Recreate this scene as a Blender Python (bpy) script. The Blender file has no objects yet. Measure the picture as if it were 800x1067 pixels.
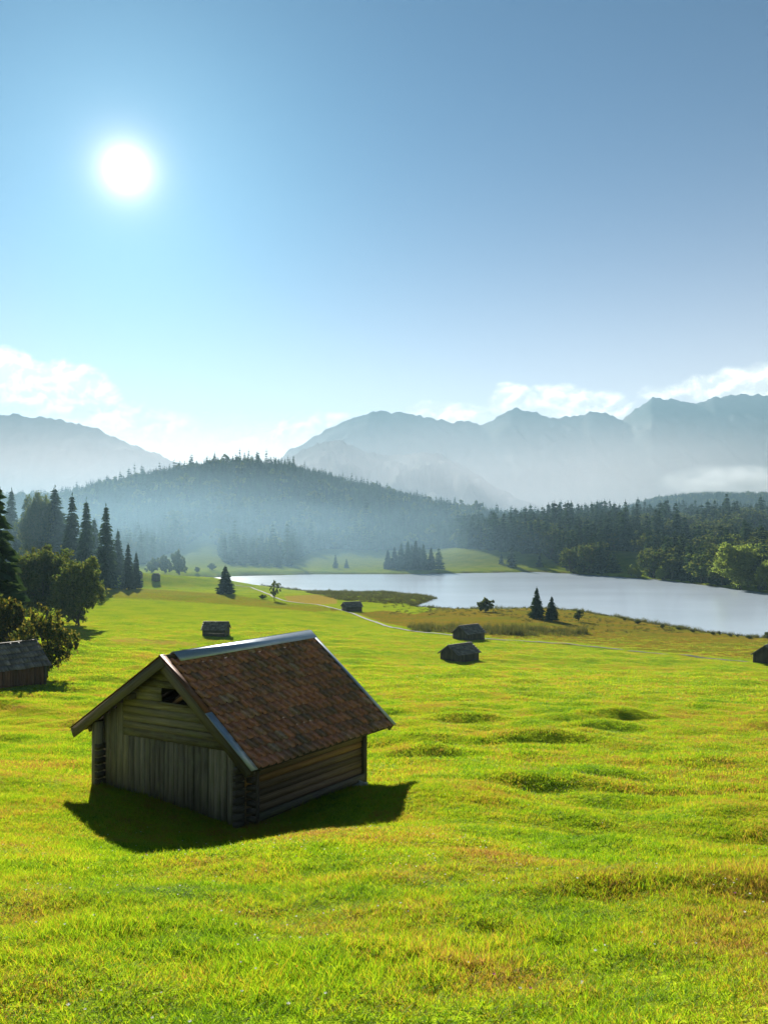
import bpy, math, random
import numpy as np
from mathutils import Vector

rng = np.random.default_rng(7)
random.seed(7)
R = math.radians
scene = bpy.context.scene
COL = scene.collection
F, CX, HY = 900.0, 400.0, 545.0          # focal length and horizon of an 800 x 1067 view, eye at the origin, looking along +Y
LAKE = -31.0
SUN = np.array([-270.0, 900.0, 370.0]); SUN /= np.linalg.norm(SUN)

# ------------------------------------------------------------------ noise
_perm = rng.permutation(512)
_perm = np.concatenate([_perm, _perm, _perm])
_ga = rng.uniform(0, 2 * np.pi, 512)
_gx, _gy = np.cos(_ga), np.sin(_ga)
def perlin(x, y):
    x = np.asarray(x, float); y = np.asarray(y, float)
    xi = np.floor(x).astype(int); yi = np.floor(y).astype(int)
    xf = x - xi; yf = y - yi
    u = xf ** 3 * (xf * (xf * 6 - 15) + 10); v = yf ** 3 * (yf * (yf * 6 - 15) + 10)
    def g(ix, iy, dx, dy):
        h = _perm[(_perm[ix & 511] + iy) & 511]
        return _gx[h] * dx + _gy[h] * dy
    a = g(xi, yi, xf, yf); b = g(xi + 1, yi, xf - 1, yf)
    c = g(xi, yi + 1, xf, yf - 1); d = g(xi + 1, yi + 1, xf - 1, yf - 1)
    return (a + (b - a) * u) * (1 - v) + (c + (d - c) * u) * v
def fbm(x, y, n=4):
    s = 0; a = 1.0
    for k in range(n):
        s = s + a * perlin(x * 2 ** k + 17.3 * k, y * 2 ** k - 9.1 * k); a *= .5
    return s
def sst(a, b, x):
    t = np.clip((np.asarray(x, float) - a) / (b - a), 0, 1)
    return t * t * (3 - 2 * t)

# ------------------------------------------------------------------ terrain
_bp = np.array([(-400, 60), (-60, 12.5), (-20, 3.0), (0, -1.6), (5, -2.85), (10, -4.2), (14, -5.35), (18, -6.6), (21, -7.35), (25, -7.95), (35, -9.8),
    (50, -12.1), (70, -14.6), (100, -18), (130, -21), (160, -23.6), (190, -25.6), (240, -27.8), (286, -29.2), (310, -30), (340, -30.4),
    (540, -30), (700, -27), (1000, -21), (1500, -12), (3000, -5), (12000, 0)], float)
_ty = np.concatenate([np.arange(-400, 0, 4.0), np.exp(np.linspace(0, math.log(12001), 900)) - 1])
_tz = np.interp(_ty, _bp[:, 0], _bp[:, 1])
for _ in range(6):
    _tz[1:-1] = (_tz[:-2] + 2 * _tz[1:-1] + _tz[2:]) / 4
def base(d): return np.interp(d, _ty, _tz)

def lk(px, py):
    d = -LAKE * F / (py - HY)
    return ((px - CX) / F * d, d)
LAKE_POLY = np.array([lk(*p) for p in [(150, 607), (195, 603.6), (240, 600.5), (330, 598.5), (420, 598.5), (500, 597), (560, 596), (600, 598), (640, 601), (680, 603.5), (720, 608), (760, 613),
    (800, 618), (900, 632), (960, 650), (900, 674), (800, 666), (760, 662), (740, 660), (720, 657), (700, 653), (672, 649), (650, 645), (620, 640), (600, 636.5), (560, 634), (520, 634.5), (480, 635),
    (450, 634), (428, 631.5), (440, 627.5), (452, 623.5), (440, 621), (420, 619.5), (403, 617), (370, 618), (330, 617), (312, 615.5), (290, 613), (262, 610), (235, 608.5), (205, 608)]])
def poly_sd(x, y, P):
    """signed distance, positive outside"""
    x = np.asarray(x, float); y = np.asarray(y, float)
    d2 = np.full(x.shape, 1e18); ins = np.zeros(x.shape, bool)
    n = len(P)
    for i in range(n):
        ax, ay = P[i]; bx, by = P[(i + 1) % n]
        ex, ey = bx - ax, by - ay
        t = np.clip(((x - ax) * ex + (y - ay) * ey) / (ex * ex + ey * ey), 0, 1)
        d2 = np.minimum(d2, (x - ax - t * ex) ** 2 + (y - ay - t * ey) ** 2)
        c = ((ay > y) != (by > y))
        with np.errstate(divide='ignore', invalid='ignore'):
            ins ^= c & (x < (bx - ax) * (y - ay) / (by - ay if by != ay else 1e-9) + ax)
    return np.where(ins, -1, 1) * np.sqrt(d2)

H1 = np.array([(-400, 540), (-150, 528), (0, 524), (60, 519), (100, 508), (150, 497), (200, 488), (250, 483), (300, 487), (350, 500), (400, 510), (450, 524), (500, 533), (540, 537), (600, 538), (700, 542), (1200, 545)], float)
H2 = np.array([(380, 559), (440, 553), (500, 547), (540, 542), (600, 537), (640, 533), (680, 537), (720, 536), (760, 530), (800, 533), (1000, 520), (1400, 520)], float)
H3 = np.array([(560, 545), (640, 532), (665, 524), (690, 517), (720, 514), (760, 513.5), (800, 514), (1000, 505), (1400, 505)], float)
MOUNDS = [  # x, y, long radius, short radius, turn, height : single humps of the hummocky meadow
    (4.4, 9.5, 4.0, 1.8, .1, .18), (4.2, 28.2, 5.6, 1.7, .10, .55), (7.5, 31.5, 3.0, 1.2, .1, .35), (7.4, 42.5, 3.4, 1.2, .1, .6), (3.0, 46.5, 2.6, 1.1, 0, .5), (11.5, 52, 3.2, 1.2, 0, .5), (15.5, 58, 3.5, 1.2, 0, .5), (5.5, 57, 3.0, 1.1, .1, .45),
    (10.5, 45.5, 2.4, 1.3, 0, .55), (13.5, 36, 3.2, 1.5, .1, .4), (1.6, 38.0, 1.8, 1.2, .2, .6), (16.5, 30, 3.5, 1.6, 0, .45), (-14, 28, 3, 2, 0, .35), (9.5, 21, 3.4, 1.8, 0, .4)]
def hummocks(x, y):
    x = np.asarray(x, float); y = np.asarray(y, float)
    n = perlin(x / 7.5 + 3.1, y / 4.6) ; n2 = perlin(x / 3.1 - 8, y / 2.4 + 4); n3 = perlin(x / 15. + 40, y / 10.)
    amp = sst(6, 20, y) * (1 - .75 * sst(110, 260, y))
    z = amp * (.95 * np.maximum(n - .05, 0) ** 1.1 + (.12 + .16 * sst(28, 45, y)) * n2 + .45 * n3) + .17 * perlin(x / 1.9, y / 1.4) * (1 - sst(25, 70, y)) + .07 * perlin(x / .6, y / .5) * (1 - sst(14, 30, y))
    z = z + (.24 * perlin(x / 6.5 + 21, y / 3.8 + 5) + .18 * perlin(x / 3.6 - 11, y / 2.2)) * sst(5, 9, y) * (1 - sst(26, 42, y)) * sst(-2, 3, x + 0 * y)
    z = z + .26 * np.maximum(perlin(x / 4.2 + 60, y / 2.3), -.1) * sst(32, 50, y) * (1 - sst(95, 170, y))
    for (mx, my, a, b, t, h) in MOUNDS:
        dx, dy = x - mx, y - my
        u = (dx * math.cos(t) + dy * math.sin(t)) / a; v = (-dx * math.sin(t) + dy * math.cos(t)) / b
        v = np.where(v < 0, v * 1.5, v * .8)          # steeper on the near side
        z = z + h * np.exp(-(u * u + v * v))
    # level trodden ground round the big hut
    k = np.exp(-(((x + 4.5) / 6.2) ** 4 + ((y - 21.5) / 8.5) ** 4))
    return z * (1 - .85 * k)
def H(x, y):
    x = np.asarray(x, float); y = np.asarray(y, float)
    d = np.maximum(y, 1.0); px = CX + F * x / d
    z = base(y)
    kl = .10 * sst(40, 130, y) * (1 - .8 * sst(340, 480, y))
    z = z + np.minimum(kl * np.log1p(np.exp(np.clip((-x - 10) / 6, -30, 30))) * 6, 24)
    z = z - .022 * np.maximum(x - 10, 0) * sst(40, 130, y) * (1 - sst(190, 260, y))
    z = z + .035 * (-x) * np.exp(-((y - 22) / 14.) ** 2) * .8
    # wooded hills
    v1 = (HY - np.interp(px, H1[:, 0], H1[:, 1])) / F * 1150 - 13
    h1 = np.maximum(v1 + 18, 0) * sst(640, 1180, y) * (1 - sst(1300, 2300, y))
    v2 = (HY - np.interp(px, H2[:, 0], H2[:, 1])) / F * 640 - 17
    ds = np.interp(px, [430, 560, 640, 720, 800, 1000], [590, 545, 505, 455, 400, 340])
    h2 = np.maximum(v2 + 29.5, 0) * sst(0, 1, (y - ds) / (650 - ds)) * (1 - sst(800, 1250, y)) * sst(400, 520, px)
    v3 = (HY - np.interp(px, H3[:, 0], H3[:, 1])) / F * 2000 - 12
    h3 = np.maximum(v3 + 10, 0) * sst(1350, 2000, y) * (1 - sst(2200, 3200, y))
    hh = np.maximum(np.maximum(h1, h2), h3)
    z = z + hh + sst(500, 800, y) * fbm(x / 120, y / 120, 3) * np.minimum(hh * .12, 6)
    z = np.where(y > 60, z + .5 * fbm(x / 60, y / 40, 3) * sst(60, 120, y) * (1 - sst(420, 600, y)), z)
    near = (y > 120) & (y < 900) & (np.abs(x) < 500)
    if near.any():
        sd = poly_sd(x[near], y[near], LAKE_POLY) if x.ndim else poly_sd(np.array([x]), np.array([y]), LAKE_POLY)[0]
        yy = y[near] if x.ndim else y; zz = z[near] if x.ndim else z; xx = x[near] if x.ndim else x
        sd = sd + 1.6 * perlin(xx / 6, yy / 9) + .8 * perlin(xx / 2.5, yy / 4)
        k = .05 + .20 * sst(420, 480, yy + np.abs(xx) * .6)
        cap = LAKE + .12 + k * np.maximum(sd, 0) + .25 * sst(0, 3, sd)
        zl = np.minimum(zz, cap); zl = np.maximum(zl, LAKE + .12 + .02 * np.minimum(np.maximum(sd, 0), 20))
        zl = np.where(sd < 0, LAKE + .12 + .25 * np.maximum(sd, -14), zl)
        if x.ndim: z = z.copy(); z[near] = zl
        else: z = zl
    z = z + hummocks(x, y)
    for (a, b), w in zip(FIX_XY, FIX_W): z = z + w * np.exp(-((x - a) ** 2 + (y - b) ** 2) / (2 * FIX_S ** 2))
    return z
# ground heights measured round the big hut: the dip it stands in and the low swell in front of it
FIX_XY, FIX_W, FIX_S = [], [], 2.2
_fix = [(-8.02, 24.8, -7.50), (-3.63, 22.39, -7.86), (-.67, 26.28, -7.98), (-5.07, 28.68, -8.0), (-8.1, 21.94, -7.14), (.09, 19.87, -6.93), (-3.97, 16.5, -6.42), (-6.0, 20.0, -7.2), (-2.2, 19.5, -7.2),
    (-3.0, 13.2, -5.08), (-2.1, 14.0, -5.22), (-1.15, 15.0, -5.36), (.1, 17.0, -6.0), (-4.2, 14.0, -5.45), (3.0, 22.5, -7.05), (1.3, 24.3, -7.22), (-12.0, 24.0, -7.2)]
def _solve_fix():
    global FIX_XY, FIX_W
    P = np.array(_fix); r = P[:, 2] - H(P[:, 0], P[:, 1])
    K = np.exp(-((P[:, None, 0] - P[None, :, 0]) ** 2 + (P[:, None, 1] - P[None, :, 1]) ** 2) / (2 * FIX_S ** 2))
    w = np.linalg.solve(K + .08 * np.eye(len(P)), r); FIX_XY, FIX_W = [tuple(p[:2]) for p in P], list(w)
_solve_fix()
_ms = np.exp(np.linspace(math.log(2.0), math.log(2600), 5000))
def ground_at(px, py):
    """world point where the meadow meets the sight line through (px, py)"""
    u = (px - CX) / F; v = (HY - py) / F
    hit = np.nonzero(H(u * _ms, _ms) >= v * _ms)[0]
    d = _ms[hit[0]] if len(hit) else _ms[-1]
    return np.array([u * d, d, float(H(np.array([u * d]), np.array([d]))[0])])
def px_of(x, y): return CX + F * x / y
def py_of(z, y): return HY - F * z / y

# ------------------------------------------------------------------ materials
def mat(name):
    m = bpy.data.materials.new(name); m.use_nodes = True
    nt = m.node_tree; nt.nodes.clear()
    out = nt.nodes.new('ShaderNodeOutputMaterial')
    return m, nt, out
class N:
    def __init__(s, nt): s.nt = nt
    def new(s, t, **kw):
        n = s.nt.nodes.new(t)
        for k, v in kw.items(): setattr(n, k, v)
        return n
    def link(s, a, b): s.nt.links.new(a, b)
    def val(s, inp, v):
        if isinstance(v, bpy.types.NodeSocket): s.link(v, inp)
        else: inp.default_value = v
    def math(s, op, a, b=None, c=None, clamp=False):
        n = s.new('ShaderNodeMath', operation=op, use_clamp=clamp)
        s.val(n.inputs[0], a)
        if b is not None: s.val(n.inputs[1], b)
        if c is not None: s.val(n.inputs[2], c)
        return n.outputs[0]
    def mix(s, f, a, b, mode='MIX'):
        n = s.new('ShaderNodeMix', data_type='RGBA', blend_type=mode)
        s.val(n.inputs[0], f)
        for k, v in ((6, a), (7, b)):
            if not isinstance(v, bpy.types.NodeSocket) and len(v) == 3: v = (*v, 1)
            s.val(n.inputs[k], v)
        return n.outputs[2]
    def noise(s, scale, detail=4, rough=.55, vec=None, dist=0):
        n = s.new('ShaderNodeTexNoise'); n.inputs['Scale'].default_value = scale
        n.inputs['Detail'].default_value = detail; n.inputs['Roughness'].default_value = rough; n.inputs['Distortion'].default_value = dist
        if vec is not None: s.link(vec, n.inputs['Vector'])
        return n.outputs[0]
    def ramp(s, f, stops):
        n = s.new('ShaderNodeValToRGB'); r = n.color_ramp
        while len(r.elements) < len(stops): r.elements.new(.5)
        for e, (p, c) in zip(r.elements, stops):
            e.position = p; e.color = (*c, 1) if len(c) == 3 else c
        s.link(f, n.inputs[0]); return n.outputs[0]
    def attr(s, name, out='Fac'):
        n = s.new('ShaderNodeAttribute'); n.attribute_name = name; return n.outputs[out]
    def mapping(s, vec, scale):
        n = s.new('ShaderNodeMapping'); n.inputs['Scale'].default_value = scale; s.link(vec, n.inputs['Vector']); return n.outputs[0]
    def bump(s, h, strength=.5, dist=.02):
        n = s.new('ShaderNodeBump'); n.inputs['Strength'].default_value = strength; n.inputs['Distance'].default_value = dist
        s.link(h, n.inputs['Height']); return n.outputs[0]
    def principled(s, color, rough=.8, spec=.3, metal=0, normal=None, sheen=None):
        n = s.new('ShaderNodeBsdfPrincipled')
        s.val(n.inputs['Base Color'], color if isinstance(color, bpy.types.NodeSocket) else (*color, 1))
        s.val(n.inputs['Roughness'], rough); s.val(n.inputs['Specular IOR Level'], spec); s.val(n.inputs['Metallic'], metal)
        if normal is not None: s.link(normal, n.inputs['Normal'])
        return n.outputs[0]
    def leafy(s, color, tcolor, t=.5, rough=.5, spec=.25):
        p = s.principled(color, rough, spec)
        tr = s.new('ShaderNodeBsdfTranslucent'); s.val(tr.inputs[0], tcolor if isinstance(tcolor, bpy.types.NodeSocket) else (*tcolor, 1))
        m = s.new('ShaderNodeMixShader'); s.val(m.inputs[0], t); s.link(p, m.inputs[1]); s.link(tr.outputs[0], m.inputs[2])
        return m.outputs[0]

def island_random(n):
    return n.new('ShaderNodeNewGeometry').outputs['Random Per Island']
def obj_random(n):
    return n.new('ShaderNodeObjectInfo').outputs['Random']

def leaf_material(name, cols, tcols, t=.45):
    m, nt, out = mat(name); n = N(nt)
    r = n.math('FRACT', n.math('ADD', island_random(n), n.math('MULTIPLY', obj_random(n), .37)))
    k = len(cols)
    c = n.ramp(r, [(i / max(1, k - 1), cc) for i, cc in enumerate(cols)])
    tc = n.ramp(r, [(i / max(1, k - 1), cc) for i, cc in enumerate(tcols)])
    hs = n.new('ShaderNodeHueSaturation'); n.link(c, hs.inputs['Color'])
    n.link(n.math('MULTIPLY_ADD', n.math('FRACT', n.math('MULTIPLY', obj_random(n), 7.3)), .07, .455), hs.inputs['Hue'])
    n.link(n.math('MULTIPLY_ADD', obj_random(n), 1.35, .42), hs.inputs['Value'])
    n.link(n.leafy(hs.outputs[0], tc, t, .9, .0), out.inputs[0])
    return m
M = {}
M['conifer'] = leaf_material('spruce_needles', [(.014, .032, .020), (.024, .048, .028), (.042, .070, .034)], [(.02, .04, .012), (.035, .06, .015), (.05, .075, .02)], .25)
M['broadleaf'] = leaf_material('broad_leaves', [(.034, .056, .018), (.056, .082, .024), (.09, .10, .03)], [(.06, .10, .015), (.11, .15, .02), (.18, .17, .03)], .38)
M['lightleaf'] = leaf_material('pale_leaves', [(.08, .13, .03), (.12, .17, .04), (.16, .19, .05)], [(.16, .24, .03), (.25, .33, .045), (.32, .35, .05)], .45)
M['bushleaf'] = leaf_material('bush_leaves', [(.025, .045, .012), (.05, .07, .018), (.10, .085, .02)], [(.035, .055, .008), (.085, .10, .012), (.30, .22, .03)], .35)
M['reed'] = leaf_material('reed_blades', [(.03, .045, .012), (.055, .07, .018), (.12, .095, .03)], [(.05, .07, .012), (.09, .11, .02), (.18, .13, .03)], .35)

def bark():
    m, nt, out = mat('bark'); n = N(nt)
    co = n.new('ShaderNodeTexCoord').outputs['Object']
    f = n.noise(3, 5, .6, n.mapping(co, (4, 4, 1)))
    c = n.ramp(f, [(.3, (.03, .022, .016)), (.7, (.10, .08, .06))])
    n.link(n.principled(c, .9, .2, normal=n.bump(f, .6, .05)), out.inputs[0]); return m
M['bark'] = bark()

def wood(name, dark, light, grain=(1.2, 26, 9), rough=.75, blotch=None):
    """weathered timber; attribute wc = (along, across, plank number)"""
    m, nt, out = mat(name); n = N(nt)
    v = n.attr('wc', 'Vector')
    g = n.noise(1, 6, .65, n.mapping(v, (grain[0], grain[1], grain[2])), .6)
    g2 = n.noise(1, 3, .6, n.mapping(v, (.8, 1.5, 7)))
    c = n.ramp(g, [(.28, dark), (.72, light)])
    c = n.mix(n.math('MULTIPLY', g2, .7), c, tuple(d * .55 for d in dark))
    r = island_random(n)
    hs = n.new('ShaderNodeHueSaturation'); n.link(c, hs.inputs['Color']); n.link(n.math('MULTIPLY_ADD', r, .75, .6), hs.inputs['Value'])
    c = hs.outputs[0]
    if blotch:
        b = n.noise(1, 4, .6, n.mapping(v, (1.3, 3.0, 4)))
        c = n.mix(n.ramp(b, [(.5, (0, 0, 0)), (.68, (.8, .8, .8))]), c, blotch)
    n.link(n.principled(c, rough, .25, normal=n.bump(g, .7, .012)), out.inputs[0]); return m
M['grey_planks'] = wood('weathered_grey_planks', (.11, .098, .072), (.40, .345, .25), (1.0, 22, 9), .85, (.20, .19, .11))
M['brown_logs'] = wood('brown_logs', (.085, .055, .035), (.30, .20, .115), (1.0, 18, 9), .7)
M['orange_log'] = wood('honey_coloured_log', (.22, .11, .04), (.46, .25, .09), (1.0, 14, 5), .6)
M['dark_wood'] = wood('dark_old_wood', (.045, .036, .028), (.15, .125, .095), (1.2, 22, 9), .8)
M['red_wood'] = wood('reddish_old_wood', (.08, .042, .026), (.26, .135, .07), (1.2, 22, 9), .8)
M['shingles'] = wood('grey_wooden_shingles', (.10, .088, .08), (.29, .265, .25), (2.2, 14, 9), .7)
M['blue_roof'] = wood('bluish_sheet_roof', (.13, .16, .18), (.22, .26, .29), (2.2, 14, 9), .35)
M['trim'] = wood('grey_brown_trim_boards', (.07, .058, .045), (.2, .17, .13), (1.0, 20, 9), .75, (.13, .12, .06))

def tile_mat():
    m, nt, out = mat('clay_roof_tiles'); n = N(nt)
    r = island_random(n)
    co = n.new('ShaderNodeTexCoord').outputs['Object']
    c = n.ramp(r, [(0, (.20, .12, .098)), (.3, (.31, .145, .11)), (.6, (.41, .17, .122)), (.85, (.48, .20, .14)), (1, (.36, .25, .20))])
    f = n.noise(9, 5, .65, co); f2 = n.noise(1.6, 3, .6, co); f3 = n.noise(60, 3, .6, co)
    c = n.mix(n.ramp(f, [(.45, (0, 0, 0)), (.72, (.75, .75, .75))]), c, (.075, .06, .05))
    c = n.mix(n.math('MULTIPLY', n.ramp(f2, [(.5, (0, 0, 0)), (.66, (1, 1, 1))]), .45), c, (.10, .10, .085))
    c = n.mix(n.ramp(f3, [(.62, (0, 0, 0)), (.7, (.7, .7, .7))]), c, (.17, .18, .13))
    n.link(n.principled(c, n.math('MULTIPLY_ADD', f, .3, .34), .35, normal=n.bump(f3, .25, .01)), out.inputs[0]); return m
M['tile'] = tile_mat()
def metal(name, col, rust, rough=.3):
    m, nt, out = mat(name); n = N(nt)
    co = n.new('ShaderNodeTexCoord').outputs['Object']
    f = n.noise(2.2, 5, .6, co); f2 = n.noise(14, 3, .6, co)
    c = n.mix(n.ramp(f, [(rust, (0, 0, 0)), (rust + .08, (1, 1, 1))]), col, (.17, .075, .035))
    c = n.mix(n.math('MULTIPLY', f2, .5), c, tuple(k * .6 for k in col))
    n.link(n.principled(c, n.math('MULTIPLY_ADD', f2, .3, rough), .5, .75, normal=n.bump(f2, .15, .01)), out.inputs[0]); return m
M['zinc'] = metal('zinc_sheet', (.36, .42, .48), .72)
M['rusty'] = metal('rusty_sheet', (.2, .11, .075), .42, .45)
def stone():
    m, nt, out = mat('pale_stone'); n = N(nt)
    co = n.new('ShaderNodeTexCoord').outputs['Object']
    f = n.noise(6, 5, .6, co)
    n.link(n.principled(n.ramp(f, [(.3, (.16, .15, .14)), (.7, (.38, .37, .35))]), .9, .2, normal=n.bump(f, .6, .05)), out.inputs[0]); return m
M['stone'] = stone()

def ground_mat():
    m, nt, out = mat('meadow'); n = N(nt)
    co = n.new('ShaderNodeTexCoord').outputs['Object']
    f1 = n.noise(.12, 5, .6, n.mapping(co, (1, 1, 0))); f2 = n.noise(.9, 5, .65, n.mapping(co, (1, 1, 0))); f3 = n.noise(9, 4, .7, n.mapping(co, (1, 1, 0)))
    grass = n.ramp(f1, [(.33, (.17, .27, .011)), (.5, (.26, .335, .012)), (.68, (.33, .345, .015))])
    grass = n.mix(n.ramp(f2, [(.52, (0, 0, 0)), (.72, (.65, .65, .65))]), grass, (.17, .125, .02))
    grass = n.mix(n.ramp(f3, [(.35, (.55, .55, .55)), (.6, (0, 0, 0))]), grass, (.07, .105, .01))
    marsh = n.ramp(f2, [(.35, (.10, .105, .010)), (.52, (.185, .13, .014)), (.7, (.24, .13, .022))])
    f4 = n.noise(.05, 4, .6, n.mapping(co, (1, 2.2, 0)))
    marsh = n.mix(n.ramp(f4, [(.45, (0, 0, 0)), (.6, (.8, .8, .8))]), marsh, (.12, .13, .012))
    straw = n.ramp(f2, [(.3, (.27, .2, .03)), (.7, (.33, .25, .05))])
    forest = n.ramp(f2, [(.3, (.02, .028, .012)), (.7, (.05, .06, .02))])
    far = n.ramp(f1, [(.33, (.085, .115, .010)), (.66, (.14, .15, .014))])
    wob = n.math('MULTIPLY', n.math('SUBTRACT', f2, .5), .9)
    def mask(name): return n.math('MULTIPLY_ADD', n.math('SUBTRACT', n.math('ADD', n.attr(name), wob), .5), 3.0, .5, clamp=True)
    c = n.mix(n.attr('cover_far'), grass, far)
    c = n.mix(mask('cover_marsh'), c, marsh)
    c = n.mix(mask('cover_straw'), c, straw)
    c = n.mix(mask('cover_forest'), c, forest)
    c = n.mix(n.attr('cover_mud'), c, (.06, .05, .025))
    p = n.new('ShaderNodeBsdfPrincipled')
    n.link(c, p.inputs['Base Color']); p.inputs['Roughness'].default_value = .9; p.inputs['Specular IOR Level'].default_value = .0
    hgt = n.math('ADD', f3, n.math('MULTIPLY', n.noise(2.2, 4, .65, n.mapping(co, (1, 1, 0))), 3.0))
    n.link(n.bump(hgt, .8, .10), p.inputs['Normal'])
    n.link(p.outputs[0], out.inputs[0])
    return m
M['ground'] = ground_mat()
def grass_mat():
    m, nt, out = mat('grass_blades'); n = N(nt)
    co = n.new('ShaderNodeTexCoord')
    r = island_random(n); ro = obj_random(n)
    pos = n.new('ShaderNodeNewGeometry').outputs['Position']
    f = n.noise(.45, 4, .6, n.mapping(pos, (1, 1, 0))); f1 = n.noise(.12, 5, .6, n.mapping(pos, (1, 1, 0)))
    k = n.math('ADD', n.math('MULTIPLY', r, .62), n.math('MULTIPLY', n.math('ADD', n.math('SUBTRACT', f, .5), n.math('SUBTRACT', f1, .5)), 1.9))
    k = n.math('ADD', n.math('ADD', k, n.math('MULTIPLY', n.math('SUBTRACT', ro, .5), .4)), .225)
    c = n.ramp(k, [(.0, (.03, .07, .006)), (.35, (.085, .16, .010)), (.65, (.155, .20, .013)), (.85, (.23, .15, .02)), (1, (.20, .11, .025))])
    t = n.ramp(k, [(.0, (.09, .20, .006)), (.35, (.235, .42, .008)), (.65, (.43, .52, .012)), (.85, (.52, .35, .025)), (1, (.40, .22, .045))])
    n.link(n.leafy(c, t, .5, .6, .06), out.inputs[0]); return m
M['grass'] = grass_mat()
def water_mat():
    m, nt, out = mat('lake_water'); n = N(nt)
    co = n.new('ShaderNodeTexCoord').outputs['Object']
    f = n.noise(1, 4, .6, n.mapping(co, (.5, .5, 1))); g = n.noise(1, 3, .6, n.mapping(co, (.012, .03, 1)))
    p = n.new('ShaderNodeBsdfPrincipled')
    p.inputs['Base Color'].default_value = (.37, .43, .49, 1); p.inputs['IOR'].default_value = 1.5  # paler than water itself: bright sky reflection put into the base colour
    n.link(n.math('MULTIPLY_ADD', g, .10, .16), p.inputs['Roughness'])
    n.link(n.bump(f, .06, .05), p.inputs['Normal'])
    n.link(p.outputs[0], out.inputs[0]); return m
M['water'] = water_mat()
def path_mat():
    m, nt, out = mat('gravel_track'); n = N(nt)
    co = n.new('ShaderNodeTexCoord').outputs['Object']
    f = n.noise(1.5, 4, .6, co)
    n.link(n.principled(n.ramp(f, [(.3, (.08, .075, .05)), (.7, (.13, .12, .085))]), .9, .2), out.inputs[0]); return m
M['path'] = path_mat()
def rock_mat():
    m, nt, out = mat('mountain_rock'); n = N(nt)
    co = n.new('ShaderNodeTexCoord').outputs['Object']
    f = n.noise(.004, 6, .6, co)
    n.link(n.principled(n.ramp(f, [(.4, (.11, .125, .115)), (.65, (.16, .165, .16))]), 1.0, 0), out.inputs[0]); return m
M['rock'] = rock_mat()

# ------------------------------------------------------------------ mesh helpers
def raw_mesh(name, V, faces, mats):
    """V (n,3); faces: list of arrays, all quads or all tris"""
    V = np.asarray(V, np.float32)
    me = bpy.data.meshes.new(name)
    fl = [np.asarray(f, np.int32) for f in faces if len(f)]
    me.vertices.add(len(V)); me.vertices.foreach_set('co', V.ravel())
    nl = sum(f.size for f in fl); nf = sum(len(f) for f in fl)
    me.loops.add(nl); me.loops.foreach_set('vertex_index', np.concatenate([f.ravel() for f in fl]))
    tot = np.concatenate([np.full(len(f), f.shape[1], np.int32) for f in fl])
    st = np.concatenate([[0], np.cumsum(tot)[:-1]]).astype(np.int32)
    me.polygons.add(nf); me.polygons.foreach_set('loop_start', st); me.polygons.foreach_set('loop_total', tot)
    me.update(calc_edges=True)
    for m in mats: me.materials.append(m)
    return me
def link(name, me, parent=None, loc=None):
    o = bpy.data.objects.new(name, me); COL.objects.link(o)
    if parent: o.parent = parent
    if loc is not None: o.location = tuple(float(v) for v in loc)
    return o
def empty(name, loc):
    o = bpy.data.objects.new(name, None); COL.objects.link(o); o.location = tuple(float(v) for v in loc); o.empty_display_size = .3
    return o
def tag(o, label, cat, group=None):
    o['label'] = label; o['category'] = cat
    if group: o['group'] = group
    return o
def kind(o, k): o['kind'] = k; return o
def smooth(me): me.polygons.foreach_set('use_smooth', np.ones(len(me.polygons), bool))

class MB:
    """gathers boards, posts and tiles into one mesh, with timber coordinates"""
    def __init__(s): s.V = []; s.Q = []; s.W = []; s.k = 0
    def hexa(s, c, wl=(1, 0), uv=None):
        """8 corners: bottom ring 0-3, top ring 4-7"""
        b = sum(len(v) for v in s.V); c = np.asarray(c, float); s.V.append(c)
        s.Q += [[b, b + 3, b + 2, b + 1], [b + 4, b + 5, b + 6, b + 7], [b, b + 1, b + 5, b + 4], [b + 1, b + 2, b + 6, b + 5], [b + 2, b + 3, b + 7, b + 6], [b + 3, b, b + 4, b + 7]]
        s.k += 1
        s.W.append(np.array([[u, v, s.k * 1.37] for u, v in uv]))
    def beam(s, p, q, w, t, tw=None):
        """board from p to q; w = full-width vector, t = full-thickness vector (centred)"""
        p = np.asarray(p, float); q = np.asarray(q, float); w = np.asarray(w, float) / 2; t = np.asarray(t, float) / 2
        L = np.linalg.norm(q - p); W = np.linalg.norm(w) * 2; T = np.linalg.norm(t) * 2; o = random.random() * 9
        c = [p - w - t, p + w - t, p + w + t, p - w + t, q - w - t, q + w - t, q + w + t, q - w + t]
        uv = [(o, 0), (o, W), (o, W + T), (o, -T), (o + L, 0), (o + L, W), (o + L, W + T), (o + L, -T)]
        s.hexa(c, uv=uv)
    def build(s, name, m, parent=None, origin=(0, 0, 0)):
        V = np.concatenate(s.V) - np.asarray(origin, float)
        me = raw_mesh(name, V, [np.array(s.Q)], [m])
        a = me.attributes.new('wc', 'FLOAT_VECTOR', 'POINT'); a.data.foreach_set('vector', np.concatenate(s.W).astype(np.float32).ravel())
        return link(name, me, parent)

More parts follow.
